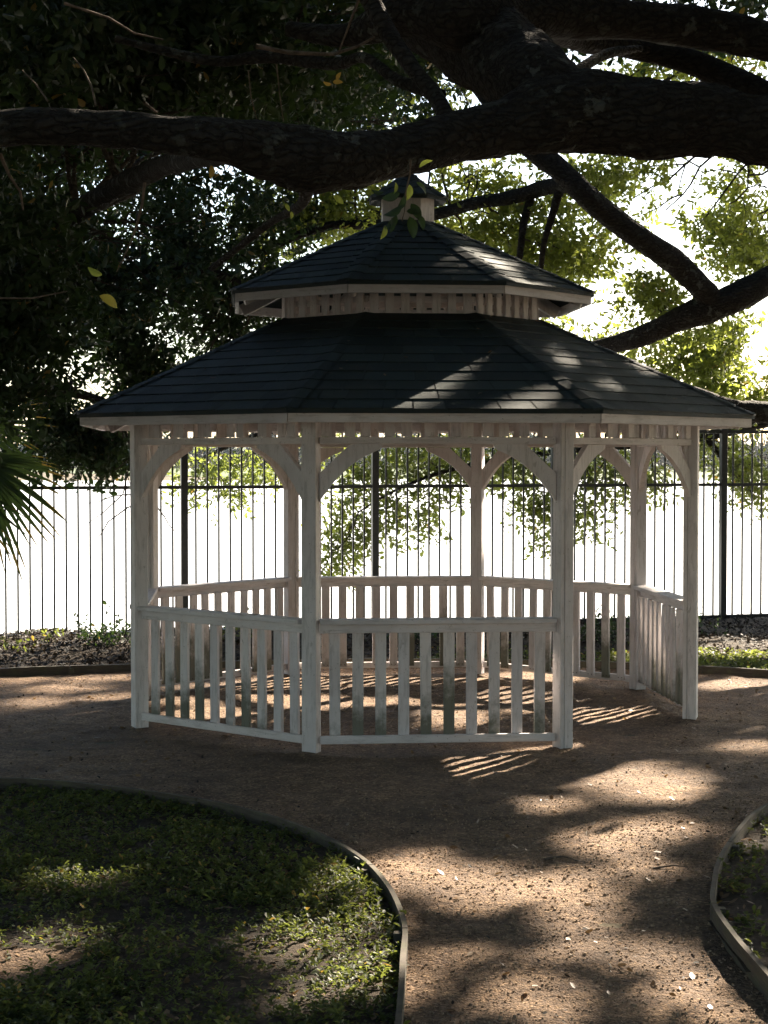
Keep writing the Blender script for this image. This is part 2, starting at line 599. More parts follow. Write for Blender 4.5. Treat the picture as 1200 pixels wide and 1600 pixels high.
def edging(P, label, thick=0.020, z1=0.09, cuts=(), side=1):
    root = empty('timber_edging', (0, 0, 0))
    tag(root, label, 'garden edging')
    cuts = [0] + list(cuts) + [len(P) - 1]
    for a, b in zip(cuts, cuts[1:]):
        seg = P[a:b + 1]
        if len(seg) < 2: continue
        d = (seg[-1] - seg[-2]).normalized() * -0.010
        seg = seg[:-1] + [seg[-1] + d]
        vs, fs = ribbon(seg, thick, -0.05, z1)
        link('board', mesh_np('board', vs, fs, M_BOARD), root)
    for c in cuts[1:-1]:                              # stakes hold the joints
        p = P[c]
        mb = MB()
        mb.box(-0.02, 0.02, -0.015, 0.015, -0.1, z1 - 0.015)
        t = P[c + 1] - P[c - 1]
        q = Vector((-t.y, t.x, 0)).normalized() * (0.5 * thick + 0.018)
        link('stake', mb.mesh('stake', M_BOARD, 0.003), root, (p.x - side * q.x, p.y - side * q.y, 0), math.atan2(t.y, t.x))
    return root


edging(LBs, 'curved dark timber edging around the shaded weedy bed, bending back beside the gravel path', cuts=(36, 66, 84))
edging(RBs, 'short curved timber edging round the bed at the right border of the gravel path', cuts=(30, 48), side=-1)
edging(FEs, 'long low timber edging behind the gazebo, between gravel and the leaf litter by the fence', 0.04, 0.075, cuts=(18, 36, 54))

# ------------------------------------------------------------------ gazebo
GX, GY, GR, GTH = 0.167, 12.34, 2.01, 0.0865


def oct_pt(r, k, z=0.0):
    a = R(-112.5 + 45 * k)
    return Vector((r * math.cos(a), r * math.sin(a), z))


gaz = empty('gazebo', (GX, GY, 0.0), GTH)
tag(gaz, 'white painted eight sided wooden gazebo with a two tiered dark shingle roof on the gravel', 'gazebo')

post_w = 0.092
for k in range(8):
    mb = MB()
    mb.box(-post_w / 2, post_w / 2, -post_w / 2, post_w / 2 - 0.03, -0.05, 2.1)
    mb.box(-post_w / 2 + 0.001, post_w / 2 - 0.001, post_w / 2 - 0.027, post_w / 2, -0.05, 2.1)   # the facing board leaves a seam
    p = oct_pt(GR, k)
    link('post', mb.mesh('post', M_PAINT, 0.003), gaz, p, R(-112.5 + 45 * k + 90) + (0, math.pi / 2, 0, math.pi / 2)[k % 4])

SIDE = 2 * GR * math.sin(R(22.5))
CL = SIDE - 0.10                                     # clear length between posts
APO = GR * math.cos(R(22.5))


def side_M(k):
    """frame of side k (between corner k and k+1): x along the side, y outwards"""
    a = R(-90 + 45 * k)
    return Vector((APO * math.cos(a), APO * math.sin(a), 0)), a - math.pi / 2 + math.pi


# local x runs along the side, local +y points to the gazebo's centre
bal = MB()
bal.box(-0.033, 0.033, -0.012, 0.012, 0.085, 0.745)
bal_me = bal.mesh('baluster', M_BAL, 0.0025)
bal_me.materials.append(M_NAIL)
nail = MB()
for s in (-0.015, 0.015):
    nail.box(s - 0.0035, s + 0.0035, 0.0125, 0.0145, 0.097, 0.104)
_bm = bmesh.new(); _bm.from_mesh(bal_me)
_vs = [_bm.verts.new(v) for v in nail.v]
for f in nail.f: _bm.faces.new([_vs[i] for i in f]).material_index = 1
_bm.to_mesh(bal_me); _bm.free()
rl = MB()
rl.box(-CL / 2, CL / 2, -0.068, 0.055, 0.794, 0.822)      # flat cap
rl.box(-CL / 2, CL / 2, -0.030, -0.004, 0.738, 0.791)    # board under the cap
rl_me = rl.mesh('railing', M_RAIL, 0.003)
rl = MB()
rl.box(-CL / 2, CL / 2, -0.034, -0.004, 0.068, 0.116)
rb_me = rl.mesh('bottom_rail', M_RAIL, 0.003)
slat = MB()
slat.box(-0.031, 0.031, -0.008, 0.008, 1.905, 2.10)
slat_me = slat.mesh('frieze_slat', M_PAINT, 0.002)
fr = MB()
fr.box(-CL / 2, CL / 2, -0.030, 0.010, 1.880, 1.922)
fr.box(-CL / 2, CL / 2, 0.011, 0.030, 1.884, 1.915)
fr.box(-CL / 2 - 0.04, CL / 2 + 0.04, -0.075, -0.045, 2.01, 2.09)
fr_me = fr.mesh('frieze', M_RAIL, 0.003)

# curved corner bracket, x away from the post, z down from the frieze rail
arc = []
for i in range(9):
    t = i / 8
    a0, a1 = Vector((0.355, -0.035)), Vector((0.045, -0.285))
    c_ = Vector((0.160, -0.110))
    q = a0 * (1 - t) ** 2 + c_ * 2 * t * (1 - t) + a1 * t * t
    arc.append((q.x, q.y))
BR = [(0, -0.175), (0.185, 0), (0.385, 0), (0.372, -0.026)] + arc + [(0.030, -0.300), (0, -0.345)]


def bracket_me(sgn):
    mb = MB()
    mb.prism([(sgn * (-CL / 2 + x), 1.878 + z) for x, z in BR], -0.024, 0.012)
    return mb.mesh('brace', M_PAINT, 0.0)


br_me = [bracket_me(1), bracket_me(-1)]
ENTRY = 1                                            # the open side, front right
for k in range(8):
    p, a = side_M(k)
    rz = a + math.pi
    rz = R(-90 + 45 * k) + math.pi / 2
    if k != ENTRY:
        r_ = link('railing', rl_me, gaz, p, rz)
        for i in range(10):
            x = (i + 0.5 - 5) * CL / 10.35
            b = link('baluster', bal_me, r_, (x, 0.010, random.uniform(-0.003, 0.002)))
            b.rotation_euler = (random.gauss(0, 0.004), random.gauss(0, 0.006), 0)
        link('bottom_rail', rb_me, r_)
    f_ = link('frieze', fr_me, gaz, p, rz)
    for i in range(12):
        x = (i + 0.5 - 6) * CL / 12.1
        s_ = link('frieze_slat', slat_me, f_, (x, -0.018 if i % 2 else -0.002, 0.02))
        s_.location.y = -0.040 if i % 2 else 0.021
        s_.rotation_euler = (0, random.gauss(0, 0.008), 0)
    for s in (0, 1):
        link('brace', br_me[s], gaz, p, rz)


# shingled roofs: each course is a strip of separate tabs, tilted so its butt edge stands proud
def shingles(name, r0, z0, r1, z1, expo, tabw, cap_r=True):
    vs, fs, tone = [], [], []

    def quadbox(c, th, tn):
        # c: 4 corners of the tab's underside (lower-left, lower-right, upper-right, upper-left), thickness up
        b = len(vs)
        nrm = (c[1] - c[0]).cross(c[3] - c[0]).normalized()
        if nrm.z < 0: nrm = -nrm
        lift = (th, th, 0.002, 0.002)
        for q, l in zip(c, lift): vs.append(q + nrm * l)
        vs.append(c[0]); vs.append(c[1])
        for f in ((0, 1, 2, 3), (4, 5, 1, 0), (4, 0, 3, 3), (5, 2, 1, 1)):
            pass
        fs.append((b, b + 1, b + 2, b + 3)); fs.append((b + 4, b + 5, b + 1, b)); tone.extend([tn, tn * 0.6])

    for k in range(8):
        A, Bq = oct_pt(r0, k, z0), oct_pt(r0, k + 1, z0)
        D, Cq = oct_pt(r1, k, z1), oct_pt(r1, k + 1, z1)
        mid0, mid1 = (A + Bq) / 2, (D + Cq) / 2
        slant = (mid1 - mid0).length
        nc = max(2, round(slant / expo))
        for j in range(nc):
            t0, t1 = j / nc, min(1, (j + 1) / nc + 0.004)
            L0, R0 = A.lerp(D, t0), Bq.lerp(Cq, t0)
            L1, R1 = A.lerp(D, t1), Bq.lerp(Cq, t1)
            wl_ = (R0 - L0).length
            u = -random.random() * tabw
            while u < wl_:
                w_ = tabw * random.uniform(0.55, 1.3)
                a0, a1 = max(0, u), min(wl_, u + w_ - 0.009)
                if a1 - a0 > 0.01:
                    f0, f1 = a0 / wl_, a1 / wl_
                    dz = random.uniform(-0.0015, 0.0015)
                    quadbox([L0.lerp(R0, f0) - (mid1 - mid0).normalized() * random.uniform(0, 0.006), L0.lerp(R0, f1) - (mid1 - mid0).normalized() * random.uniform(0, 0.006), L1.lerp(R1, f1), L1.lerp(R1, f0)], 0.009 + dz, random.random())
                u += w_
        # hip caps
        hip0, hip1 = oct_pt(r0 + 0.006, k, z0 + 0.004), oct_pt(r1, k, z1 + 0.004)
        nh = max(3, round((hip1 - hip0).length / 0.15))
        e0 = (oct_pt(r0, k + 1, z0) - oct_pt(r0, k, z0)).normalized()
        e1 = (oct_pt(r0, k - 1, z0) - oct_pt(r0, k, z0)).normalized()
        up = (hip1 - hip0).normalized()
        for j in range(nh):
            q0, q1 = hip0.lerp(hip1, j / nh), hip0.lerp(hip1, min(1, (j + 1.1) / nh))
            for e in (e0, e1):
                s_ = (e - up * e.dot(up)).normalized() * 0.07
                nz = Vector((0, 0, 0.012))
                b = len(vs)
                vs.extend([q0 + nz, q0 + s_ + nz * 1.1, q1 + s_ + nz * 0.45, q1 + nz * 0.45, q0, q0 + s_])
                fs.append((b, b + 1, b + 2, b + 3)); fs.append((b + 4, b + 5, b + 1, b))
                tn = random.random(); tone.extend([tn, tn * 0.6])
        # sheathing underneath
        b = len(vs)
        lo = Vector((0, 0, 0.022))
        vs.extend([A - lo, Bq - lo, Cq - lo, D - lo, A, Bq, Cq, D])
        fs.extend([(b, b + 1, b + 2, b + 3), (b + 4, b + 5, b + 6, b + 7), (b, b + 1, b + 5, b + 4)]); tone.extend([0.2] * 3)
    me = mesh_np(name, [tuple(v) for v in vs], fs, M_SHING)
    at_ = me.attributes.new('tab', 'FLOAT', 'FACE')
    at_.data.foreach_set('value', np.array(tone[:len(me.polygons)], dtype=np.float32))
    return me


def fascia(r, z0, z1, th, parent, jitter=0.0):
    for k in range(8):
        A, Bq = oct_pt(r, k), oct_pt(r, k + 1)
        L_ = (Bq - A).length
        mid = (A + Bq) / 2
        mb = MB()
        c = math.tan(R(22.5)) * th
        j = random.uniform(-jitter, jitter)
        vs = [(-L_ / 2 + 0.003, 0, z0 + j), (L_ / 2 - 0.003, 0, z0 - j), (L_ / 2 - 0.003 - c, th, z0 - j), (-L_ / 2 + 0.003 + c, th, z0 + j)]
        vs += [(x, y, z1) for x, y, z in vs]
        mb.add(vs, [(0, 3, 2, 1), (4, 5, 6, 7), (0, 1, 5, 4), (1, 2, 6, 5), (2, 3, 7, 6), (3, 0, 4, 7)])
        link('fascia', mb.mesh('fascia', M_RAIL, 0.002), parent, mid, R(-90 + 45 * k) + math.pi / 2)


def rafters(r0, z0, r1, z1, parent, sec=0.04):
    for k in range(8):
        A, D = oct_pt(r0, k, z0), oct_pt(r1, k, z1)
        d = (D - A)
        mb = MB()
        M = Matrix.Translation(A) @ d.to_track_quat('X', 'Z').to_matrix().to_4x4()
        mb.box(0, d.length, -sec / 2, sec / 2, -0.09, 0, M)
        link('rafter', mb.mesh('rafter', M_PAINT, 0.002), parent)


RE, RM = 2.41, 0.98
low = link('roof', shingles('roof', RE + 0.02, 2.078, RM - 0.02, 2.748, 0.135, 0.30), gaz)
fascia(RE, 2.002, 2.070, 0.03, low, 0.004)
rafters(RE - 0.05, 2.066, RM + 0.02, 2.70, low)
# soffit ledger on the posts
# louvred band between the roofs
for k in range(8):
    A, Bq = oct_pt(0.955, k), oct_pt(0.955, k + 1)
    L_ = (Bq - A).length
    mid = (A + Bq) / 2
    mb = MB()
    mb.box(-L_ / 2, L_ / 2, 0.026, 0.045, 2.70, 2.775)
    mb.box(-L_ / 2, L_ / 2, 0.026, 0.045, 2.825, 2.865)
    mb.box(-L_ / 2, L_ / 2, 0.026, 0.045, 2.935, 2.99)
    vb = link('vent_band', mb.mesh('vent_band', M_RAIL, 0.002), gaz, mid, R(-90 + 45 * k) + math.pi / 2)
    vm = MB()
    vm.box(-0.028, 0.028, 0.0, 0.022, 2.70, 2.99)
    vme = vm.mesh('vent_slat', M_PAINT, 0.002)
    for i in range(7):
        link('vent_slat', vme, vb, ((i + 0.5 - 3.5) * (L_ / 7.1), 0, 0))
UE, UM = 1.32, 0.18
top = link('roof', shingles('roof', UE + 0.02, 2.925, UM - 0.01, 3.462, 0.125, 0.27), gaz)
fascia(UE, 2.852, 2.917, 0.025, top, 0.003)
rafters(UE - 0.04, 2.913, UM + 0.02, 3.42, top, 0.035)
# cupola
cu = MB()
for k in range(8):
    A, Bq = oct_pt(0.196, k), oct_pt(0.196, k + 1)
    A2, B2 = oct_pt(0.172, k), oct_pt(0.172, k + 1)
    cu.add([A + Vector((0, 0, 3.40)), Bq + Vector((0, 0, 3.40)), B2 + Vector((0, 0, 3.40)), A2 + Vector((0, 0, 3.40)),
            A + Vector((0, 0, 3.63)), Bq + Vector((0, 0, 3.63)), B2 + Vector((0, 0, 3.63)), A2 + Vector((0, 0, 3.63))],
           [(0, 3, 2, 1), (4, 5, 6, 7), (0, 1, 5, 4), (1, 2, 6, 5), (2, 3, 7, 6), (3, 0, 4, 7)])
cup = link('cupola', cu.mesh('cupola', M_PAINT, 0.0015), gaz)
link('cupola_roof', shingles('cupola_roof', 0.285, 3.622, 0.02, 3.80, 0.09, 0.13), cup)
fi = MB()
fi.box(-0.025, 0.025, -0.025, 0.025, 3.785, 3.82)
fi.add([(-0.018, -0.018, 3.82), (0.018, -0.018, 3.82), (0.018, 0.018, 3.82), (-0.018, 0.018, 3.82), (0, 0, 3.88)], [(0, 1, 4), (1, 2, 4), (2, 3, 4), (3, 0, 4), (3, 2, 1, 0)])
link('finial', fi.mesh('finial', M_SHING), cup)

# ------------------------------------------------------------------ steel fence
FD = Vector((1, 0.293, 0)).normalized()
FO = Vector((-0.089, fence_y(-0.089), 0))
fang = math.atan2(FD.y, FD.x)
fence = empty('picket_fence', FO, fang)
tag(fence, 'tall black steel picket fence running along the lake shore behind the gazebo', 'fence')
PITCH_P = 0.1136
PAN = 1.915
pm = MB()
pm.box(-0.0085, 0.0085, -0.0085, 0.0085, -0.02, 2.05)
pme = pm.mesh('picket', M_METAL, 0.0015)
po = MB()
po.box(-0.033, 0.033, -0.033, 0.033, -0.1, 2.10)
po.box(-0.037, 0.037, -0.037, 0.037, 2.10, 2.118)
pome = po.mesh('fence_post', M_METAL, 0.003)
ra = MB()
HL = (PAN - 0.07) / 2
ra.box(-HL, HL, -0.02, 0.02, 2.052, 2.088)
ra.box(-HL, HL, -0.019, 0.019, 1.495, 1.527)
ra.box(-HL, HL, -0.019, 0.019, 0.10, 0.132)
rame = ra.mesh('fence_rails', M_METAL, 0.002)
for i in range(-3, 4):
    link('fence_post', pome, fence, (i * PAN, 0, 0))
npk = 0
for i in range(-3, 3):
    link('rail', rame, fence, ((i + 0.5) * PAN, 0, 0))
    n_ = 16
    for j in range(n_):
        link('picket', pme, fence, (i * PAN + PAN * (j + 1) / (n_ + 1), random.uniform(-0.001, 0.001), 0))


# ------------------------------------------------------------------ trees: limbs
def limb_mesh(name, pts, mat, seg=20, step=0.05, rough=0.10, seed=0.0):
    """pts: list of (Vector, radius)"""
    P = [p for p, r in pts]
    Rr = [r for p, r in pts]
    out, rad = [], []
    for i in range(len(P) - 1):
        p0, p1, p2, p3 = P[max(0, i - 1)], P[i], P[i + 1], P[min(len(P) - 1, i + 2)]
        k = max(2, int((p2 - p1).length / step))
        for q in range(k):
            t = q / k
            out.append(0.5 * ((2 * p1) + (p2 - p0) * t + (2 * p0 - 5 * p1 + 4 * p2 - p3) * t * t + (3 * p1 - p0 - 3 * p2 + p3) * t ** 3))
            s = t * t * (3 - 2 * t)
            rad.append(Rr[i] * (1 - s) + Rr[i + 1] * s)
    out.append(P[-1]); rad.append(Rr[-1])
    vs, fs = [], []
    t_prev = None
    u = None
    for i, p in enumerate(out):
        t = (out[min(len(out) - 1, i + 1)] - out[max(0, i - 1)]).normalized()
        if u is None:
            u = t.orthogonal().normalized()
        else:
            u = (u - t * u.dot(t)).normalized()
        w = t.cross(u)
        for s in range(seg):
            a = 2 * math.pi * s / seg
            d = u * math.cos(a) + w * math.sin(a)
            q = p + d * rad[i]
            tw_ = a + 0.5 * math.sin(i * step * 1.3 + seed)
            rid = abs(mn.noise(Vector((math.cos(tw_) * rad[i] * 26, math.sin(tw_) * rad[i] * 26, i * step * 3.2 + seed))))
            f = 1 + rough * 1.6 * mn.noise(q * 3.0 + Vector((seed, 0, 0))) + rough * mn.noise(q * 9.0 + Vector((0, seed, 0))) + rough * 0.6 * mn.noise(q * 28) + (0.9 * rough * (0.35 - rid) if seg > 30 else 0)
            vs.append(p + d * rad[i] * f)
    n = len(out)
    for i in range(n - 1):
        for s in range(seg):
            s2 = (s + 1) % seg
            fs.append((i * seg + s, i * seg + s2, (i + 1) * seg + s2, (i + 1) * seg + s))
    return mesh_np(name, [tuple(v) for v in vs], fs, mat, True), out


def L(*pts):
    """list of (px, py, halfwidth px, Z) -> (Vector, radius)"""
    return [(at(p, q, Z), w / F_PX * Z) for p, q, w, Z in pts]


class Tree:
    def __init__(s, name, label, cat, base, group=None):
        s.root = empty(name, base)
        tag(s.root, label, cat, group)
        s.base = Vector(base)
        s.nodes = []
        s.twv, s.twf = [], []
        s.leaves = []

    def limb(s, pts, name='limb', seg=20, step=0.05, rough=0.10):
        me, c = limb_mesh(name, pts, M_BARK, seg, step, rough, random.uniform(0, 50))
        o = link(name, me, s.root)
        me.transform(Matrix.Translation(-s.base))
        s.nodes += c[::3]
        return o

    def twig(s, pts, r0, r1, seg=5):
        """thin branch gathered in the tree's one mesh of twigs"""
        if hasattr(s, 'root') and (pts[0].z > 5 or (r0 < 0.02 and pts[0].z > 1)) and lit_mask(np.array([tuple(p) for p in pts]), 0.05).any(): return
        n = len(pts)
        b = sum(len(v) for v in s.twv)
        vs = []
        u = None
        for i, p in enumerate(pts):
            t = (pts[min(n - 1, i + 1)] - pts[max(0, i - 1)])
            t = t.normalized() if t.length > 1e-6 else Vector((0, 0, 1))
            u = t.orthogonal().normalized() if u is None else (u - t * u.dot(t)).normalized()
            w = t.cross(u)
            r = r0 + (r1 - r0) * i / (n - 1)
            for k in range(seg):
                a = 2 * math.pi * k / seg
                vs.append(tuple(p + (u * math.cos(a) + w * math.sin(a)) * r))
        s.twv.append(vs)
        for i in range(n - 1):
            for k in range(seg):
                k2 = (k + 1) % seg
                s.twf.append((b + i * seg + k, b + i * seg + k2, b + (i + 1) * seg + k2, b + (i + 1) * seg + k))

    def branch_to(s, target, r0=0.02, droop=0.1, forks=4, spread=0.5):
        if s.nodes:
            a = min(s.nodes, key=lambda q: (q - target).length_squared)
        else: a = s.base + Vector((0, 0, 3))
        d = target - a
        n = max(5, int(d.length / 0.25))
        pts = []
        sd_ = random.uniform(0, 99)
        for i in range(n + 1):
            t = i / n
            w = d.length * 0.08 * math.sin(math.pi * t)
            pts.append(a + d * t + Vector((w * mn.noise(Vector((sd_, t * 3, 0))) * 2, w * mn.noise(Vector((sd_, t * 3, 5))) * 2, w * mn.noise(Vector((sd_, t * 3, 9))) * 2 + d.length * droop * math.sin(math.pi * t))))
        s.twig(pts, min(r0 * (0.7 + d.length * 0.2), 0.05), 0.006, 6)
        for _ in range(forks):
            i = random.randint(n // 2, n - 1)
            q = pts[i]
            e = target + Vector((random.gauss(0, spread), random.gauss(0, spread), random.gauss(0, spread * 0.6)))
            m_ = (q + e) / 2 + Vector((random.gauss(0, 0.08), random.gauss(0, 0.08), random.gauss(0, 0.08)))
            s.twig([q, (q + m_) / 2 + Vector((0, 0, 0.03)), m_, (m_ + e) / 2 - Vector((0, 0, 0.02)), e], 0.009, 0.003, 4)

    def finish(s, leaf, size_mul=1.0):
        if s.twv:
            me = mesh_np('twigs', [v for q in s.twv for v in q], s.twf, M_BARK2, True)
            me.transform(Matrix.Translation(-s.base))
            tag(link('twigs', me, s.root), kind='stuff')
        for name, mat, P, size in s.leaves:
            me = leaf_mesh(name, P, size, mat, carve=0.02 + size * 0.75 if size > 0.1 else 0.05)
            me.transform(Matrix.Translation(-s.base))
            tag(link(name, me, s.root), kind='stuff')


def leaf_mesh(name, cl, size, mat, per=11, tone_lo=0.0, droop=0.3, spread=1.0, yellow=0.008, carve=None):
    """cl: (n,3) twig positions; each twig carries per leaves, each leaf two folded quads"""
    cl = np.asarray(cl, dtype=np.float64)
    n = len(cl)
    d = rng.normal(size=(n, 3)); d[:, 2] = d[:, 2] * 0.6 - droop
    d /= np.linalg.norm(d, axis=1)[:, None]
    ln = rng.uniform(2.2, 4.2, n) * size
    cl = np.repeat(cl, per, 0); D = np.repeat(d, per, 0); LN = np.repeat(ln, per)
    t = np.tile(np.linspace(0, 1, per), n)
    org = cl + D * (t * LN)[:, None] + rng.normal(size=(n * per, 3)) * size * 0.12
    m = n * per
    if carve is not None:
        ok = ~(lit_mask(org, carve) & (rng.random(m) < 0.992))
        org, D, LN = org[ok], D[ok], LN[ok]
        m = len(org)
    side = rng.normal(size=(m, 3)); side -= D * (side * D).sum(1)[:, None]
    side /= np.linalg.norm(side, axis=1)[:, None] + 1e-9
    ax = side * spread + D * rng.uniform(0.2, 1.0, m)[:, None]; ax /= np.linalg.norm(ax, axis=1)[:, None]
    wd = np.cross(ax, rng.normal(size=(m, 3))); wd /= np.linalg.norm(wd, axis=1)[:, None] + 1e-9
    nr = np.cross(ax, wd)
    s = size * rng.uniform(0.55, 1.2, m)
    hw = s * rng.uniform(0.17, 0.25, m)
    fold = hw * rng.uniform(0.1, 0.5, m)
    bend = s * rng.uniform(-0.12, 0.22, m)

    def pt(a, w, f):
        return org + ax * (s * a)[:, None] + wd * (hw * w)[:, None] + nr * (fold * abs(w) * f)[:, None] - nr * (bend * a * a)[:, None]
    V = np.stack([pt(0, 0, 0), pt(0.35, 0.85, 1), pt(0.72, 1.0, 1), pt(1.0, 0, 0), pt(0.72, -1.0, 1), pt(0.35, -0.85, 1)], 1).reshape(-1, 3)
    b = (np.arange(m) * 6)[:, None]
    Fc = np.concatenate([b + np.array([[0, 1, 2, 3]]), b + np.array([[0, 3, 4, 5]])], 1).reshape(-1, 4)
    me = bpy.data.meshes.new(name)
    me.vertices.add(len(V)); me.vertices.foreach_set('co', V.astype(np.float32).ravel())
    me.loops.add(Fc.size); me.loops.foreach_set('vertex_index', Fc.astype(np.int32).ravel())
    me.polygons.add(len(Fc)); me.polygons.foreach_set('loop_start', np.arange(len(Fc), dtype=np.int32) * 4)
    me.update(calc_edges=True)
    tone = np.clip(tone_lo + rng.beta(2, 2, m) * 0.9, 0, 0.92)
    tone[rng.random(m) < yellow] = 1.0
    a = me.attributes.new('tone', 'FLOAT', 'FACE')
    a.data.foreach_set('value', np.repeat(tone, 2).astype(np.float32))
    me.materials.append(mat)
    return me


def vnoise(P, sc, seed):
    """cheap smooth noise by a sum of sines, -1..1"""
    P = np.asarray(P) * sc
    r = np.random.default_rng(seed)
    v = np.zeros(len(P))
    for _ in range(7):
        k = r.normal(size=3) * 1.3
        v += np.sin(P @ k + r.uniform(0, 6.28))
    return v / 3.6


# where crowns are cut open to let the sun in: (px, py, rx, ry, height of the surface)
LIT = [(1005, 1228, 100, 30, 0), (935, 1322, 65, 26, 0), (1020, 1300, 70, 14, 0), (850, 1262, 50, 9, 0), (650, 1355, 65, 18, 0), (730, 1390, 105, 34, 0),
       (860, 1400, 85, 32, 0), (900, 1450, 50, 20, 0), (1000, 1365, 50, 12, 0), (905, 1178, 26, 12, 0), (735, 1200, 75, 20, 0), (680, 1165, 90, 8, 0), (960, 1130, 75, 34, 0),
       (800, 1172, 80, 8, 0), (1150, 1072, 90, 14, 0), (1130, 1140, 50, 6, 0), (1160, 1170, 60, 5, 0), (50, 1100, 50, 5, 0), (175, 1092, 40, 5, 0), (90, 1079, 60, 3, 0), (110, 1116, 30, 3, 0), (150, 1062, 50, 2, 0), (30, 1066, 30, 2, 0),
       (420, 1100, 200, 12, 0), (430, 1075, 180, 6, 0), (560, 1065, 200, 8, 0), (700, 1120, 70, 20, 0), (350, 1120, 120, 15, 0), (620, 1100, 60, 10, 0), (300, 1145, 70, 8, 0), (800, 1095, 80, 20, 0), (820, 1060, 90, 8, 0),
       (20, 1503, 75, 24, 0), (560, 1375, 50, 14, 0), (520, 1410, 50, 12, 0), (430, 1500, 70, 22, 0), (560, 1540, 60, 30, 0), (470, 1580, 70, 16, 0),
       (560, 1460, 40, 20, 0), (825, 1575, 70, 44, 0), (1010, 1498, 75, 25, 0), (1095, 1568, 100, 42, 0), (880, 1490, 60, 12, 0), (700, 1500, 40, 10, 0),
       (1150, 1028, 110, 14, 0), (1010, 1040, 60, 8, 0), (1180, 1330, 16, 8, 0),
       (845, 580, 30, 1.3, 2.31), (890, 570, 26, 1.3, 2.36), (880, 560, 22, 1.3, 2.4), (905, 545, 20, 1.3, 2.5), (960, 590, 26, 1.3, 2.3), 
       (820, 428, 26, 1.3, 3.0), (795, 412, 18, 1.3, 3.1), (845, 438, 20, 1.3, 2.95), (700, 430, 26, 1.3, 3.0), (770, 400, 14, 1.3, 3.15),
       (940, 580, 30, 1.3, 2.32),
       (925, 574, 24, 1.2, 2.35), (985, 592, 30, 1.2, 2.33), (1030, 606, 24, 1.2, 2.3),
       (400, 200, 60, 10, 3.04)]
LIT_G = []
for p, q, rx, ry, h in LIT:
    c = onz(p, q, h)
    ex = abs(onz(p + rx, q, h).x - c.x)
    ey = abs(onz(p, q - ry, h).y - onz(p, q + ry, h).y) / 2
    LIT_G.append((c.x - h * KX, c.y - h * KY, max(ex - 0.06, 0.03), max(ey - (0.09 if h == 0 else 0.15), 0.015)))
LIT_G = np.array(LIT_G)


def shade_xy(P):
    return P[:, 0] - P[:, 2] * KX, P[:, 1] - P[:, 2] * KY


def lit_mask(P, grow=0.1):
    gx_, gy_ = shade_xy(P)
    wob = 1 + 0.22 * vnoise(np.stack([gx_, gy_, gx_ * 0], 1), 4.0, 77)
    m = np.zeros(len(P), bool)
    for cx, cy, ex, ey in LIT_G:
        m |= ((gx_ - cx) / (ex + grow)) ** 2 + ((gy_ - cy) / (ey + grow * 1.5)) ** 2 < wob
    return m


def blob(px, py, Z, rx, ry, rz, n, gap=0.0, seed=0, gsc=2.2):
    """n twig positions in an ellipsoid standing at distance Z; gap in -1..1 thins by noise"""
    u = rng.normal(size=(n, 3))
    u /= np.linalg.norm(u, axis=1)[:, None]
    u *= (rng.random(n) ** (1 / 2.4))[:, None]
    c = at(px, py, Z)
    P = np.array([c.x, c.y, c.z]) + u * np.array([rx / F_PX * Z, rz, ry / F_PX * Z])
    keep = vnoise(P, gsc, 5 + seed) > gap - 0.35
    return P[keep]


def clear_of_gazebo(P):
    dx, dy = P[:, 0] - GX, P[:, 1] - GY
    return ~((dx * dx + dy * dy < 2.65 ** 2) & (P[:, 2] < 4.0))


# ---- the big oak whose limbs pass overhead
T1 = Tree('oak_tree', 'huge dark oak with a massive lichened limb sweeping across in front of the gazebo roof', 'oak tree', (3.9, 6.6, 0))
trunk = [(Vector((3.9, 6.6, -0.2)), 0.62), (Vector((3.88, 6.62, 0.4)), 0.46), (Vector((3.8, 6.65, 1.6)), 0.40), (Vector((3.65, 6.7, 2.7)), 0.38), (Vector((3.6, 6.8, 3.6)), 0.30), (Vector((3.9, 6.9, 5.2)), 0.22), (Vector((4.3, 7.2, 7.0)), 0.14)]
T1.limb(trunk, 'trunk', 28, 0.08, 0.12)
A_ = [(Vector((3.75, 6.7, 2.3)), 0.22), (Vector((3.0, 6.75, 2.85)), 0.17)] + L((1450, 225, 58, 6.9), (1320, 212, 56, 7.0), (1200, 205, 54, 7.0), (1100, 189, 56, 7.0), (1000, 187, 57, 7.0), (920, 172, 62, 7.0), (850, 180, 56, 6.95), (780, 200, 42, 6.9), (700, 217, 37, 6.8),
    (620, 238, 37, 6.7), (550, 250, 44, 6.6), (480, 249, 51, 6.55), (420, 235, 42, 6.5), (340, 217, 33, 6.4), (250, 208, 28, 6.4), (150, 201, 28, 6.4), (50, 198, 27, 6.4), (-80, 205, 26, 6.4), (-250, 190, 22, 6.4), (-450, 150, 16, 6.3))
T1.limb(A_, 'limb', 64, 0.018, 0.10)
T1.limb(L((900, 165, 40, 7.0), (860, 145, 62, 7.05), (790, 95, 68, 7.4), (715, 35, 70, 8.0), (640, -40, 72, 8.6), (520, -160, 60, 9.4), (350, -300, 40, 10.2)), 'limb', 56, 0.02, 0.10)
T1.limb([(Vector((3.65, 6.8, 3.2)), 0.2)] + L((1500, 150, 40, 7.6), (1350, 110, 34, 7.9), (1200, 66, 30, 8.0), (1100, 46, 31, 8.0), (1000, 32, 29, 7.9), (900, 26, 34, 7.8), (800, 25, 45, 7.6), (730, 30, 50, 7.4), (640, 20, 40, 7.5), (540, 55, 18, 7.7), (450, 45, 12, 7.8)), 'limb', 28, 0.04, 0.08)
T1.limb(L((1420, 260, 26, 8.2), (1300, 215, 24, 8.5), (1200, 152, 22, 8.6), (1120, 113, 20, 8.7), (1050, 88, 19, 8.7), (980, 74, 17, 8.6), (900, 60, 20, 8.3), (850, 40, 24, 8.0)), 'limb', 20, 0.05, 0.08)
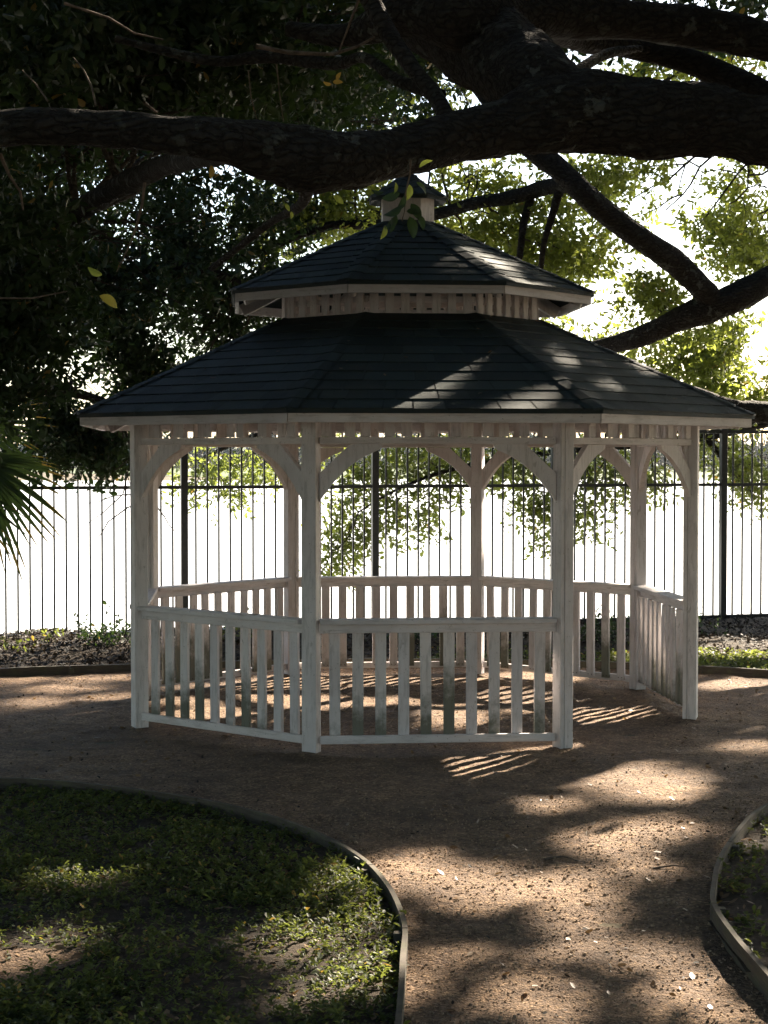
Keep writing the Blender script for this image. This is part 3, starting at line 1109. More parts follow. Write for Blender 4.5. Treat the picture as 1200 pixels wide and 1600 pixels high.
T1.limb(L((850, 150, 14, 7.6), (900, 112, 9, 7.9), (950, 84, 8, 8.2), (1000, 76, 6, 8.5)), 'limb', 12, 0.04, 0.08)
T1.limb(L((560, -40, 16, 7.3), (600, 40, 14, 7.2), (640, 100, 13, 7.1), (680, 150, 13, 7.0), (702, 195, 14, 6.9)), 'limb', 14, 0.04, 0.08)
T1.limb(L((690, 150, 10, 7.1), (620, 125, 9, 7.3), (570, 90, 8, 7.5), (520, 100, 10, 7.7), (420, 88, 11, 7.9), (330, 95, 8, 8.0), (180, 60, 6, 8.0)), 'limb', 12, 0.05, 0.1)
T1.limb(L((400, 235, 16, 6.6), (330, 242, 17, 7.4), (260, 258, 17, 8.6), (190, 290, 17, 9.6), (110, 335, 17, 10.6), (30, 365, 15, 11.4), (-120, 395, 12, 12)), 'limb', 20, 0.05, 0.12)
T1.limb(L((480, 285, 14, 6.6), (470, 320, 9, 6.9), (420, 350, 6, 7.3), (330, 420, 5, 7.8)), 'limb', 10, 0.04, 0.09)

near = []
for b in [(60, 60, 9.5, 260, 130, 1.8, 900), (260, 60, 9.8, 220, 120, 1.6, 800), (430, 60, 9.6, 170, 90, 1.5, 500), (120, 130, 10.5, 220, 90, 1.4, 600), (360, 130, 11, 220, 70, 1.4, 480),
          (60, 260, 11.5, 180, 70, 1.5, 420), (40, 420, 10.5, 150, 130, 1.2, 640), (180, 400, 11.5, 150, 110, 0.8, 430), (-60, 560, 10.5, 150, 130, 1.0, 400), (20, 330, 12.0, 150, 90, 1.2, 420),
          (520, 30, 10.5, 120, 60, 1.2, 260), (900, 20, 10.5, 60, 30, 1.0, 60), (620, 60, 11.5, 120, 60, 1.2, 240), (560, 160, 13.5, 120, 50, 1.0, 140), (1120, 10, 11.5, 120, 26, 1.2, 70)]:
    near.append(blob(*b[:6], int(b[6] * 1.5), 0.05, 1))
near = np.concatenate(near)
near = near[clear_of_gazebo(near)]
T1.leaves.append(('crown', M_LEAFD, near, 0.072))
for b in [(60, 60, 9.5), (260, 60, 9.8), (430, 60, 9.6), (120, 130, 10.5), (360, 130, 11), (60, 260, 11.5), (40, 420, 10.5), (180, 400, 11.5), (-60, 560, 10.5), (520, 30, 10.5), (620, 60, 11.5), (560, 160, 13)]:
    for _ in range(2):
        T1.branch_to(at(b[0] + random.uniform(-80, 80), b[1] + random.uniform(-40, 40), b[2]), 0.02, 0.05, 5, 0.45)

# ---- the oak behind, by the fence, with the forked limb and the sunlit leaves
T2 = Tree('oak_tree', 'tall oak beyond the gazebo roof with a bare forked limb and bright sunlit leaves', 'oak tree', (5.6, 16.2, 0))
T2.limb([(Vector((5.6, 16.2, -0.3)), 0.55), (Vector((5.55, 16.2, 0.5)), 0.40), (Vector((5.4, 16.1, 2.0)), 0.34), (Vector((5.3, 16.0, 3.6)), 0.28), (Vector((5.7, 16.5, 5.5)), 0.2), (Vector((7.0, 18.4, 8)), 0.12)], 'trunk', 24, 0.1, 0.12)
T2.limb([(Vector((5.4, 16.1, 2.6)), 0.2)] + L((1330, 415, 26, 15.9), (1260, 418, 24, 15.8), (1200, 440, 22, 15.7), (1150, 466, 23, 15.6), (1108, 482, 23, 15.6), (1060, 500, 19, 15.7), (1000, 526, 16, 15.9), (930, 545, 13, 16.2), (850, 560, 11, 16.6), (760, 590, 9, 17)), 'limb', 24, 0.06, 0.08)
T2.limb(L((1120, 478, 18, 15.6), (1095, 450, 19, 15.5), (1058, 412, 19, 15.4), (1000, 372, 18, 15.2), (950, 335, 18, 15.1), (910, 300, 18, 15.0), (870, 262, 18, 15.0), (820, 222, 16, 15.0), (760, 150, 14, 15.0), (700, 60, 12, 15), (650, -60, 10, 15)), 'limb', 22, 0.05, 0.07)
T2.limb(L((925, 305, 13, 15.05), (890, 289, 13, 15.3), (855, 292, 12, 15.6), (800, 308, 11, 15.9), (740, 318, 10, 16.1), (685, 334, 9, 16.3), (600, 350, 8, 16.5), (520, 352, 7, 16.6), (455, 372, 7, 16.6), (400, 398, 6, 16.6), (330, 405, 4, 16.6)), 'limb', 14, 0.06, 0.08)
T2.limb([(Vector((5.5, 16.15, 1.4)), 0.16)] + L((1330, 650, 20, 15.8), (1200, 645, 17, 15.6), (1140, 638, 15, 15.5), (1085, 615, 11, 15.6), (1020, 600, 8, 15.9)), 'limb', 18, 0.06, 0.1)
T2.limb(L((830, 310, 7, 15.8), (818, 350, 6, 15.8), (812, 400, 5, 15.8), (800, 440, 4, 15.9)), 'limb', 8, 0.05, 0.1)
T2.limb(L((875, 295, 7, 15.4), (862, 340, 6, 15.5), (850, 380, 5, 15.6), (845, 420, 4, 15.7)), 'limb', 8, 0.05, 0.1)
T2.limb([(Vector((5.4, 16.1, 3.2)), 0.15)] + L((1350, 330, 16, 16.2), (1260, 300, 13, 16.3), (1180, 230, 10, 16.4), (1100, 120, 9, 16.5), (1040, 20, 8, 16.6)), 'limb', 12, 0.08, 0.1)

mid = []
for b in [(760, 290, 16.3, 130, 70, 1.0, 190), (680, 160, 16.5, 130, 70, 1.2, 190), (840, 360, 16.4, 90, 70, 0.8, 120), (560, 130, 17, 80, 60, 1.0, 90), (960, 290, 16.6, 110, 50, 0.9, 80), (760, 390, 16.5, 120, 50, 0.6, 100),
          (900, 420, 16.6, 100, 70, 0.8, 120), (960, 500, 16.8, 130, 70, 0.9, 150), (1080, 560, 17, 110, 60, 1.0, 150), (870, 480, 16.9, 90, 50, 0.7, 70), (1010, 460, 16.2, 60, 40, 0.6, 60),
          (1150, 540, 16.6, 80, 90, 1.0, 210), (1150, 330, 17.0, 70, 90, 1.0, 210), (1190, 400, 16.6, 40, 50, 0.8, 60), (1060, 330, 17.0, 60, 60, 0.8, 40), (1080, 100, 17.0, 120, 50, 1.0, 110), (960, 190, 17, 110, 60, 1.0, 90),
          (1180, 150, 16.5, 80, 60, 1.0, 70), (600, 330, 16.9, 140, 60, 0.9, 240), (470, 330, 17, 120, 80, 0.9, 230), (1160, 610, 17, 80, 30, 1.0, 90)]:
    mid.append(blob(*b[:6], int(b[6] * (3.0 if b[0] > 860 else 1.6)), 0.02, 2))
    for _ in range(2):
        T2.branch_to(at(b[0] + random.uniform(-30, 30), b[1] + random.uniform(-30, 30), b[2]), 0.014, 0.0, 4, 0.3)
mid = np.concatenate(mid)
mid = mid[clear_of_gazebo(mid)]
T2.leaves.append(('crown', M_LEAF, mid, 0.075))

# ---- unseen high crown above the frame, shaped to throw the dappled shade
nS = 56000
g = np.stack([rng.uniform(-10.5, 5.0, nS), rng.uniform(3.0, 19.0, nS)], 1)
hh = rng.uniform(7.4, 9.6, nS)
P = np.stack([g[:, 0] + hh * KX, g[:, 1] + hh * KY, hh], 1)
keep = ~lit_mask(P, 0.02)
keep &= ~((g[:, 0] > -4.5) & (g[:, 0] < -0.4) & (g[:, 1] > 8.6) & (g[:, 1] < 11.6) & (rng.random(nS) < 0.55))
P = P[keep]
pxx = 600 + F_PX * P[:, 0] / P[:, 1]
pyy = 714.5 - F_PX * (P[:, 2] - CAM_H) / P[:, 1]
P = P[~((pyy > -25) & (pxx > -60) & (pxx < 1260))]
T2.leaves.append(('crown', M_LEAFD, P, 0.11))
T2.nodes = [Vector((7.0, 18.4, 8.0)), Vector((6.6, 17.8, 7.2))]
for _ in range(60):
    q = P[rng.integers(len(P))]
    T2.branch_to(Vector(q) - Vector((0, 0, 0.4)), 0.03, 0.05, 4, 0.8)
# unseen overhead foliage added to the near oak, keeping the sky off the scene
nO = 34000
P = np.stack([rng.uniform(-11, 8.0, nO), rng.uniform(-11, 13.5, nO), rng.uniform(4.4, 8.0, nO)], 1)
P = P[vnoise(P, 0.9, 9) > -0.5]
pyy = 714.5 - F_PX * (P[:, 2] - CAM_H) / P[:, 1]
P = P[(pyy < -20)]
T1.leaves.append(('crown', M_LEAFD, P, 0.15))
# unseen foliage added at both sides and behind the viewer, blocking low sky light
nR = 26000
P2 = np.stack([rng.uniform(-19, 17, nR), rng.uniform(-15, 15, nR), rng.uniform(0, 1, nR)], 1)
rim = np.maximum(np.abs(P2[:, 0] + 1) / 18, np.abs(P2[:, 1]) / 15)
lowz = np.where(rim > 0.6, 4.4 - (rim - 0.6) * 6.0, 4.4)
P2[:, 2] = lowz + P2[:, 2] * (8.5 - lowz)
P2 = P2[(rim > 0.5) & (vnoise(P2, 0.5, 31) > -0.6)]
px2 = 600 + F_PX * P2[:, 0] / np.maximum(P2[:, 1], 0.3)
P2 = P2[(P2[:, 1] < 0.5) | (px2 < -250) | (px2 > 1450)]
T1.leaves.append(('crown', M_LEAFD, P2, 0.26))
T1.nodes = [Vector((3.9, 6.9, 5.2)), Vector((4.3, 7.2, 7.0)), Vector((4.0, 7.0, 6.0))]
for _ in range(40):
    q = P[rng.integers(len(P))]
    T1.branch_to(Vector(q) + Vector((0, 0, 0.3)), 0.03, 0.05, 4, 0.7)

# ---- dark tree on the left behind the gazebo
T3 = Tree('oak_tree', 'dense dark green tree hanging over the fence left of the gazebo', 'oak tree', (-5.6, 15.4, 0))
T3.limb([(Vector((-5.6, 15.4, -0.3)), 0.4), (Vector((-5.55, 15.4, 0.6)), 0.28), (Vector((-5.3, 15.5, 2.2)), 0.24), (Vector((-5.0, 15.6, 3.8)), 0.2), (Vector((-4.8, 15.8, 5.6)), 0.13), (Vector((-4.4, 16, 7)), 0.06)], 'trunk', 20, 0.1, 0.12)
T3.limb([(Vector((-5.2, 15.5, 2.6)), 0.13)] + L((-100, 520, 18, 15.3), (20, 470, 15, 15.3), (120, 440, 13, 15.4), (230, 420, 11, 15.6), (330, 425, 8, 15.8), (420, 470, 5, 16)), 'limb', 14, 0.07, 0.1)
T3.limb([(Vector((-5.0, 15.6, 3.6)), 0.13)] + L((-20, 300, 15, 15.5), (110, 240, 12, 15.6), (250, 180, 10, 15.9), (400, 150, 8, 16.2), (520, 140, 6, 16.5)), 'limb', 14, 0.07, 0.1)
T3.limb([(Vector((-5.4, 15.4, 1.9)), 0.10)] + L((-60, 640, 13, 14.9), (40, 610, 9, 14.9), (140, 620, 7, 15.0), (200, 650, 5, 15.0)), 'limb', 12, 0.07, 0.1)
lf = []
for b in [(60, 520, 15.4, 170, 100, 1.0, 640), (200, 480, 15.8, 150, 110, 1.0, 620), (330, 420, 16.2, 140, 100, 0.9, 420), (130, 620, 15.3, 140, 60, 0.6, 480), (30, 680, 15.0, 90, 60, 0.6, 260),
          (220, 330, 16.2, 170, 90, 1.1, 480), (400, 320, 16.6, 130, 70, 1.0, 260), (60, 400, 15.8, 160, 110, 1.0, 520), (250, 590, 15.9, 110, 70, 0.5, 300), (420, 480, 16.5, 110, 60, 0.8, 210),
          (160, 700, 15.4, 60, 40, 0.4, 160), (190, 770, 15.6, 26, 60, 0.3, 46), (150, 230, 16.3, 260, 80, 1.0, 460), (120, 120, 16.5, 300, 120, 1.0, 800), (380, 110, 16.8, 200, 100, 1.0, 420), (100, 20, 16.5, 300, 80, 1.0, 500), (480, 200, 16.9, 120, 60, 1.0, 200), (330, 540, 16.2, 90, 50, 0.5, 160)]:
    lf.append(blob(*b[:6], int(b[6] * 1.35), 0.08, 3))
    for _ in range(2):
        T3.branch_to(at(b[0] + random.uniform(-60, 60), b[1] + random.uniform(-40, 40), b[2]), 0.014, 0.0, 4, 0.35)
lf = np.concatenate(lf)
lf = lf[clear_of_gazebo(lf)]
T3.leaves.append(('crown', M_LEAFD, lf, 0.08))

# ---- lakeside tree beyond the fence: its branches droop in front of the water
T4 = Tree('lakeside_tree', 'sunny yellow green tree drooping beyond the fence, seen through the gazebo arches', 'tree', (8.2, 20.5, -0.8))
T4.limb([(Vector((8.2, 20.5, -1.2)), 0.3), (Vector((8.1, 20.5, 0.6)), 0.2), (Vector((7.7, 20.4, 2.2)), 0.17), (Vector((7.2, 20.3, 3.6)), 0.12), (Vector((7.0, 20.3, 5.5)), 0.06)], 'trunk', 18, 0.1, 0.12)
T4.limb([(Vector((7.8, 20.4, 1.9)), 0.10)] + L((1350, 640, 12, 20.0), (1200, 660, 9, 19.9), (1060, 690, 6, 19.7), (930, 700, 5, 19.5), (800, 715, 4, 19.3), (700, 735, 3.5, 19.1), (620, 765, 2, 19.0), (560, 800, 1.3, 19.0)), 'limb', 12, 0.08, 0.1)
T4.limb(L((1100, 682, 5, 19.8), (1150, 740, 4, 19.8), (1180, 780, 3, 19.8)), 'limb', 8, 0.08, 0.1)
T4.limb([(Vector((7.6, 20.4, 2.3)), 0.09)] + L((1300, 620, 8, 20.2), (1100, 650, 6, 20.2), (900, 640, 6, 20.1), (700, 640, 7, 20.0), (520, 660, 5, 20.0), (400, 680, 4, 20.0), (310, 720, 3, 20)), 'limb', 12, 0.08, 0.1)
dk = []
for b in [(560, 740, 19.2, 80, 60, 0.4, 120), (620, 790, 19.2, 70, 60, 0.4, 70), (545, 830, 19.2, 55, 60, 0.3, 75), (680, 720, 19.3, 80, 40, 0.4, 90), (520, 880, 19.2, 30, 20, 0.2, 16), (700, 790, 19.3, 40, 60, 0.2, 16),
          (800, 730, 19.4, 70, 50, 0.4, 75), (850, 800, 19.4, 50, 70, 0.3, 60), (940, 730, 19.6, 70, 50, 0.4, 110), (910, 800, 19.5, 60, 50, 0.3, 50), (1000, 720, 19.7, 60, 50, 0.4, 80), (1020, 760, 19.7, 60, 30, 0.3, 40),
          (1160, 720, 19.9, 45, 70, 0.5, 75), (1190, 760, 19.9, 30, 40, 0.4, 30), (1100, 690, 19.9, 60, 25, 0.4, 36), (330, 735, 19.9, 70, 40, 0.3, 60), (410, 730, 19.9, 50, 35, 0.3, 36), (300, 780, 19.8, 30, 22, 0.2, 10), (360, 775, 19.8, 30, 20, 0.2, 10),
          (740, 640, 19.9, 200, 40, 0.5, 140), (1000, 620, 20, 150, 40, 0.5, 120), (500, 690, 19.9, 60, 30, 0.3, 40)]:
    dk.append(blob(*b[:6], int(b[6] * 1.7), -0.1, 4))
    T4.branch_to(at(b[0], b[1], b[2]), 0.010, -0.05, 4, 0.25)
T4.leaves.append(('crown', M_LEAFL, np.concatenate(dk), 0.075))

for t in (T1, T2, T3, T4): t.finish(None)


# ---- things hanging from the near limb, sharp leaves close to the camera
def big_leaves(items, mat, yellow=0.0):
    """items: (px, py, Z, length px, angle deg in the picture plane, facing tilt)"""
    V, Fq, T = [], [], []
    for (p, q, Z, ln, an, tilt, tn) in items:
        o = at(p, q, Z)
        s = ln / F_PX * Z
        a = R(an)
        ax = Vector((math.cos(a), random.uniform(-0.25, 0.25), math.sin(a))).normalized()
        fz = Vector((0, -1, 0))
        wd = ax.cross(fz).normalized()
        wd = (Matrix.Rotation(R(tilt), 3, ax) @ wd)
        nr = ax.cross(wd)
        n = 9
        b = len(V)
        for i in range(n):
            t = i / (n - 1)
            w = s * 0.24 * (math.sin(math.pi * t ** 0.85) ** 0.8 if 0 < t < 1 else 0)
            c = o + ax * s * t + nr * s * 0.12 * math.sin(t * 3)
            V += [c + wd * w + nr * w * 0.35, c, c - wd * w + nr * w * 0.35]
        for i in range(n - 1):
            for k in (0, 1):
                Fq.append((b + i * 3 + k, b + i * 3 + k + 1, b + (i + 1) * 3 + k + 1, b + (i + 1) * 3 + k))
                T.append(tn)
    me = mesh_np('leaf', [tuple(v) for v in V], Fq, mat, True)
    a = me.attributes.new('tone', 'FLOAT', 'FACE')
    a.data.foreach_set('value', np.array(T[:len(me.polygons)], dtype=np.float32))
    return me


# the sprig is part of the big oak: it hangs from its limb
sp = [(655, 262, 5.4, 30, 25, 60, .8), (640, 288, 5.4, 32, -100, 30, .9), (650, 285, 5.4, 34, -55, 70, .5), (625, 300, 5.4, 40, -160, 20, .2), (632, 305, 5.4, 36, -120, 40, .3), (642, 318, 5.4, 40, -60, 20, .1), (628, 320, 5.4, 44, -150, 40, .2),
      (640, 338, 5.4, 46, -80, 20, .1), (620, 336, 5.4, 38, -130, 30, .1), (612, 340, 5.4, 34, -100, 50, .3), (602, 352, 5.4, 30, -110, 40, .6), (635, 330, 5.4, 30, -10, 30, .1), (652, 335, 5.4, 34, -70, 40, .2), (618, 285, 5.4, 24, -100, 50, .6), (600, 300, 5.4, 26, 170, 40, .2)]
sp = [(a, b, c, d * 0.78, e, f, g_) for a, b, c, d, e, f, g_ in sp]
tag(link('hanging_sprig', big_leaves([q for q in sp if q[6] > 0.55], M_LEAF), T1.root, -T1.base), kind='stuff')  # sunlit leaves of the sprig take the bright leaf colour
tag(link('hanging_sprig', big_leaves([q for q in sp if q[6] <= 0.55], M_LEAFD), T1.root, -T1.base), kind='stuff')  # silhouetted leaves: their shade is put in by the dark leaf colour
hl = [(330, 258, 6.3, 22, -95, 20, 1.0), (160, 430, 6.5, 26, 150, 30, .9), (155, 462, 6.5, 36, -35, 30, .95), (500, 300, 6.6, 20, 20, 40, .9), (520, 305, 6.6, 22, -40, 20, .9), (512, 298, 6.6, 26, 40, 20, .9), (528, 292, 6.6, 16, 0, 20, .9), (445, 318, 6.6, 14, -60, 20, .9), (455, 330, 6.6, 12, -90, 20, .9),
      (520, 128, 7.2, 16, 0, 20, 1.0), (526, 124, 7.2, 14, 60, 20, 1.0), (518, 132, 7.2, 14, 160, 20, 1.0)]
tag(link('loose_leaf_spray', big_leaves(hl, M_LEAF), T1.root, -T1.base), kind='stuff')
tw = Tree.__new__(Tree)
tw.twv, tw.twf = [], []
for pl, Z, r0 in [([(642, 250), (640, 275), (634, 300), (632, 330), (628, 345)], 5.4, .003), ([(226, 285), (222, 320), (214, 350), (205, 378), (193, 402)], 6.6, .006), ([(150, 165), (143, 135), (130, 108), (115, 90)], 6.8, .005), ([(100, 5), (170, 28), (210, 52), (255, 62)], 7.0, .006),
                  ([(0, 466), (50, 466), (80, 460), (105, 455)], 6.8, .004), ([(0, 240), (15, 275), (32, 300), (36, 328)], 6.6, .008), ([(75, 158), (55, 130), (35, 110)], 6.8, .004), ([(225, 160), (235, 168), (246, 176)], 6.4, .007), ([(432, 100), (436, 140), (440, 170), (443, 190)], 6.9, .003), ([(388, 110), (392, 150), (402, 190)], 7.0, .003),
                  ([(400, 72), (450, 82), (520, 85), (560, 72), (585, 58)], 7.2, .010), ([(560, 0), (545, 40), (530, 80)], 7.0, .006), ([(195, 402), (190, 410), (182, 425)], 6.6, .003)]:
    tw.twv, tw.twf = [], []
    tw.keep = 1
    tw.twig([at(a, b, Z + 0.05 * i) for i, (a, b) in enumerate(pl)], r0, r0 * 0.5, 6)
    link('hanging_twig', mesh_np('hanging_twig', [v for q in tw.twv for v in q], tw.twf, M_STICK, True), T1.root).location = -T1.base

# ------------------------------------------------------------------ fan palm at the left border
palm = empty('fan_palm', (-3.35, 12.2, 0))
tag(palm, 'green fan palm with frayed yellow tipped fronds at the left border of the picture', 'palm')
pt_, _ = limb_mesh('trunk', [(Vector((0, 0, -0.1)), 0.14), (Vector((0, 0, 0.5)), 0.11), (Vector((0.02, 0, 1.2)), 0.10), (Vector((0.05, 0, 1.75)), 0.11)], M_BARK, 16, 0.06, 0.2)
link('trunk', pt_, palm)


def frond(c, ctr_dir, span, n, ln, twist, stem_from, seed):
    rr = random.Random(seed)
    V, Fq, T = [], [], []
    ax0 = Vector(ctr_dir).normalized()
    side = ax0.cross(Vector(twist)).normalized()
    nrm = side.cross(ax0)
    for i in range(n):
        a = span * ((i + 0.5) / n - 0.5)
        d = (ax0 * math.cos(a) + side * math.sin(a)).normalized()
        s2 = (side * math.cos(a) - ax0 * math.sin(a)).normalized()
        le = ln * (1 - 0.25 * abs(a / span * 2) ** 2) * rr.uniform(0.85, 1.05)
        dr = rr.uniform(0.10, 0.28)
        m = 10
        b = len(V)
        for j in range(m):
            t = j / (m - 1)
            w = le * 0.03 * (0.35 + 1.9 * t if t < 0.35 else 1.015 * (1 - (t - 0.35) / 0.65) ** 0.8 + 0.02)
            p = Vector(c) + d * le * t + nrm * 0.02 * math.sin(t * 2) + Vector((0, 0, -dr * le * t * t))
            V += [p + s2 * w - nrm * w * 0.5, p, p - s2 * w - nrm * w * 0.5]
            if j:
                for k in (0, 1):
                    q = b + (j - 1) * 3 + k
                    Fq.append((q, q + 1, q + 4, q + 3)); T.append(1.0 if t > 0.78 and rr.random() < 0.6 else rr.uniform(0.1, 0.8))
    me = mesh_np('frond', [tuple(v) for v in V], Fq, M_PALM, True)
    at_ = me.attributes.new('tone', 'FLOAT', 'FACE')
    at_.data.foreach_set('value', np.array(T[:len(me.polygons)], dtype=np.float32))
    o = link('frond', me, palm)
    sm, _ = limb_mesh('stalk', [(Vector(stem_from), 0.016), ((Vector(stem_from) + Vector(c)) / 2 + Vector((0, 0, 0.08)), 0.012), (Vector(c), 0.009)], M_PALM, 8, 0.05, 0.05)
    link('stalk', sm, o)


TOPP = (0.05, 0, 1.72)
frond((0.50, -0.10, 1.78), (0.62, -0.1, -0.55), R(120), 26, 0.78, (0, -1, 0.15), TOPP, 1)
frond((0.35, -0.25, 1.62), (0.35, -0.3, -0.8), R(120), 22, 0.70, (0.2, -1, 0.1), TOPP, 2)
frond((0.40, 0.25, 2.05), (0.9, 0.2, 0.25), R(130), 22, 0.62, (0.1, -1, 0.6), TOPP, 3)
frond((0.15, -0.35, 2.15), (0.3, -0.6, 0.5), R(140), 22, 0.65, (0.2, -1, 0.9), TOPP, 4)
frond((-0.45, 0.10, 2.0), (-0.9, 0.1, 0.1), R(130), 22, 0.7, (0, -1, 0.5), TOPP, 5)
frond((-0.3, -0.3, 1.7), (-0.6, -0.5, -0.5), R(120), 22, 0.7, (0.2, -1, 0.3), TOPP, 6)
frond((0.0, 0.4, 2.1), (0.1, 0.8, 0.3), R(130), 20, 0.7, (0.2, -0.3, 1), TOPP, 7)


# ------------------------------------------------------------------ low plants, litter, pebbles
def scatter_sprouts(name, pts, size, mat, per, label, cat, kind='stuff', yellow=0.03, stem=0.05):
    """small broadleaf weeds: leaves whorled round a short upright stem"""
    pts = np.asarray(pts)
    n = len(pts)
    m = n * per
    base = np.repeat(pts, per, 0)
    hgt = np.repeat(rng.uniform(0.3, 1.0, n), per) * stem * rng.uniform(0.2, 1.0, m)
    az = rng.uniform(0, 2 * np.pi, m)
    el = rng.uniform(-0.2, 0.9, m)
    lean = np.repeat(rng.normal(size=(n, 2)) * 0.25, per, 0)
    org = base + np.stack([lean[:, 0] * hgt, lean[:, 1] * hgt, hgt], 1) + rng.normal(size=(m, 3)) * size * 0.15
    org[:, 2] = np.maximum(org[:, 2], base[:, 2] + 0.003)
    ax = np.stack([np.cos(az) * np.cos(el), np.sin(az) * np.cos(el), np.sin(el)], 1)
    wd = np.stack([-np.sin(az), np.cos(az), rng.normal(size=m) * 0.35], 1); wd /= np.linalg.norm(wd, axis=1)[:, None]
    nr = np.cross(ax, wd)
    s = size * rng.uniform(0.5, 1.25, m)
    hw = s * rng.uniform(0.2, 0.34, m)
    fold = hw * rng.uniform(0.1, 0.5, m)
    bend = s * rng.uniform(-0.05, 0.25, m)

    def pt(a, w):
        return org + ax * (s * a)[:, None] + wd * (hw * w)[:, None] + nr * (fold * abs(w))[:, None] - nr * (bend * a * a)[:, None]
    V = np.stack([pt(0, 0), pt(0.3, 0.8), pt(0.65, 1.0), pt(1.0, 0), pt(0.65, -1.0), pt(0.3, -0.8)], 1).reshape(-1, 3)
    b = (np.arange(m) * 6)[:, None]
    Fc = np.concatenate([b + np.array([[0, 1, 2, 3]]), b + np.array([[0, 3, 4, 5]])], 1).reshape(-1, 4)
    me = mesh_np(name, V, Fc, mat)
    tone = np.clip(rng.beta(2, 2, m), 0, 0.92); tone[rng.random(m) < yellow] = 1.0
    a = me.attributes.new('tone', 'FLOAT', 'FACE')
    a.data.foreach_set('value', np.repeat(tone, 2).astype(np.float32)[:len(me.polygons)])
    o = link(name, me)
    tag(o, label, cat, kind=kind)
    return o


def pts_in(poly, n, x0, x1, y0, y1, dens=None):
    out = []
    while len(out) < n:
        x, y = random.uniform(x0, x1), random.uniform(y0, y1)
        if in_poly(x, y, poly) and (dens is None or random.random() < dens(x, y)):
            out.append((x, y, bed_h(x, y)))
    return out


def dL(x, y):
    v = 0.55 + 0.9 * mn.noise(Vector((x * 1.3, y * 1.3, 4))) + 0.5 * mn.noise(Vector((x * 4, y * 4, 8)))
    px_, py_ = px_of(x, y, 0.03)
    if in_poly(x, y, bp): return 0.015                     # the bare patch of sand
    if 1420 < py_ < 1480 and px_ < 420: v *= 0.5
    return max(0.25, min(1, v))


scatter_sprouts('weeds', pts_in(LPOLY, 15000, -3.2, 0.3, 4.4, 10.6, dL), 0.019, M_WEED, 7, 'low weeds and clover filling the bed in front of the gazebo', 'weeds', stem=0.04)
scatter_sprouts('weeds', pts_in(LPOLY, 650, -2.0, 0.3, 4.6, 7.5, lambda x, y: dL(x, y) ** 2), 0.030, M_WEED, 9, 'taller leafy weeds standing over the low ground cover in the bed', 'weeds', stem=0.09)
scatter_sprouts('weeds', pts_in(RPOLY, 1500, 1.0, 3.0, 4.6, 11.0, lambda x, y: 0.5 + mn.noise(Vector((x * 3, y * 3, 0)))), 0.026, M_WEED, 7, 'sparse weeds in the bed right of the gravel path', 'weeds', stem=0.045)

# grass and low plants along the far edging on the right
gp = []
while len(gp) < 5200:
    x = random.uniform(0.2, 5.5)
    y = random.uniform(fe_y(x) + 0.04, fe_y(x) + 1.5)
    lim = 0.35 if x < 2.0 else 1.0
    if random.random() < lim * (0.6 + 0.8 * mn.noise(Vector((x * 1.5, y * 1.5, 3)))): gp.append((x, y, 0.0))
scatter_sprouts('ground_cover', gp, 0.045, M_WEED, 5, 'sunlit green ground cover behind the timber edging right of the gazebo', 'ground cover', stem=0.09)


def chips(name, n, fn, size, mat, label, cat, flat=0.3, curl=0.3, long=2.2):
    """n small leaf-like flakes lying about; fn(i) gives x, y, z"""
    org = np.array([fn(i) for i in range(n)])
    az = rng.uniform(0, 2 * np.pi, n)
    el = rng.normal(size=n) * flat
    ax = np.stack([np.cos(az) * np.cos(el), np.sin(az) * np.cos(el), np.sin(el)], 1)
    ro = rng.normal(size=n) * flat * 1.3
    wd = np.stack([-np.sin(az) * np.cos(ro), np.cos(az) * np.cos(ro), np.sin(ro)], 1)
    nr = np.cross(ax, wd)
    s = size * rng.uniform(0.4, 1.3, n)
    hw = s / long * rng.uniform(0.5, 1.0, n) * 0.6

    def pt(a, w, k):
        return org + ax * (s * (a - 0.5))[:, None] + wd * (hw * w)[:, None] + nr * (hw * k * curl)[:, None]
    V = np.stack([pt(0, 0, 0.6), pt(0.3, 0.9, 0.8), pt(0.7, 0.8, 1.1), pt(1.0, 0, 0.8), pt(0.65, -1, 1), pt(0.3, -0.8, 0.7)], 1).reshape(-1, 3)
    b = (np.arange(n) * 6)[:, None]
    Fc = np.concatenate([b + np.array([[0, 1, 2, 3]]), b + np.array([[0, 3, 4, 5]])], 1).reshape(-1, 4)
    me = mesh_np(name, V, Fc, mat)
    a = me.attributes.new('tone', 'FLOAT', 'FACE')
    a.data.foreach_set('value', np.repeat(rng.random(n) * 0.95, 2).astype(np.float32)[:len(me.polygons)])
    o = link(name, me)
    tag(o, label, cat, kind='stuff')
    return o


def on_path(i):
    while True:
        y = 4.2 + (15 - 4.2) * random.random() ** 1.1
        x = random.uniform(-4, 4) if y > 9 else random.uniform(-3, 3)
        if y < fe_y(x) - 0.05 and not in_poly(x, y, LPOLY) and not in_poly(x, y, RPOLY):
            return x, y, path_h(x, y) + 0.005


chips('fallen_leaves', 1500, on_path, 0.038, M_DRY, 'small dry leaves and chips scattered over the gravel path', 'fallen leaves')


def in_bed(i):
    while True:
        x, y = random.uniform(-3, 3), random.uniform(4.4, 10.6)
        if in_poly(x, y, LPOLY) or in_poly(x, y, RPOLY):
            return x, y, bed_h(x, y) + 0.006


chips('fallen_leaves', 2600, in_bed, 0.04, M_DRY, 'dry brown leaves lying between the weeds in the beds', 'fallen leaves')


def litter_h(x, y):
    t = (y - fe_y(x)) / max(0.3, fence_y(x) + 0.3 - fe_y(x))
    return max(0, 0.16 * math.sin(min(1, max(0, t)) * math.pi * 0.75) * (0.7 + 0.5 * mn.noise(Vector((x * 1.4, y * 1.4, 2)))))


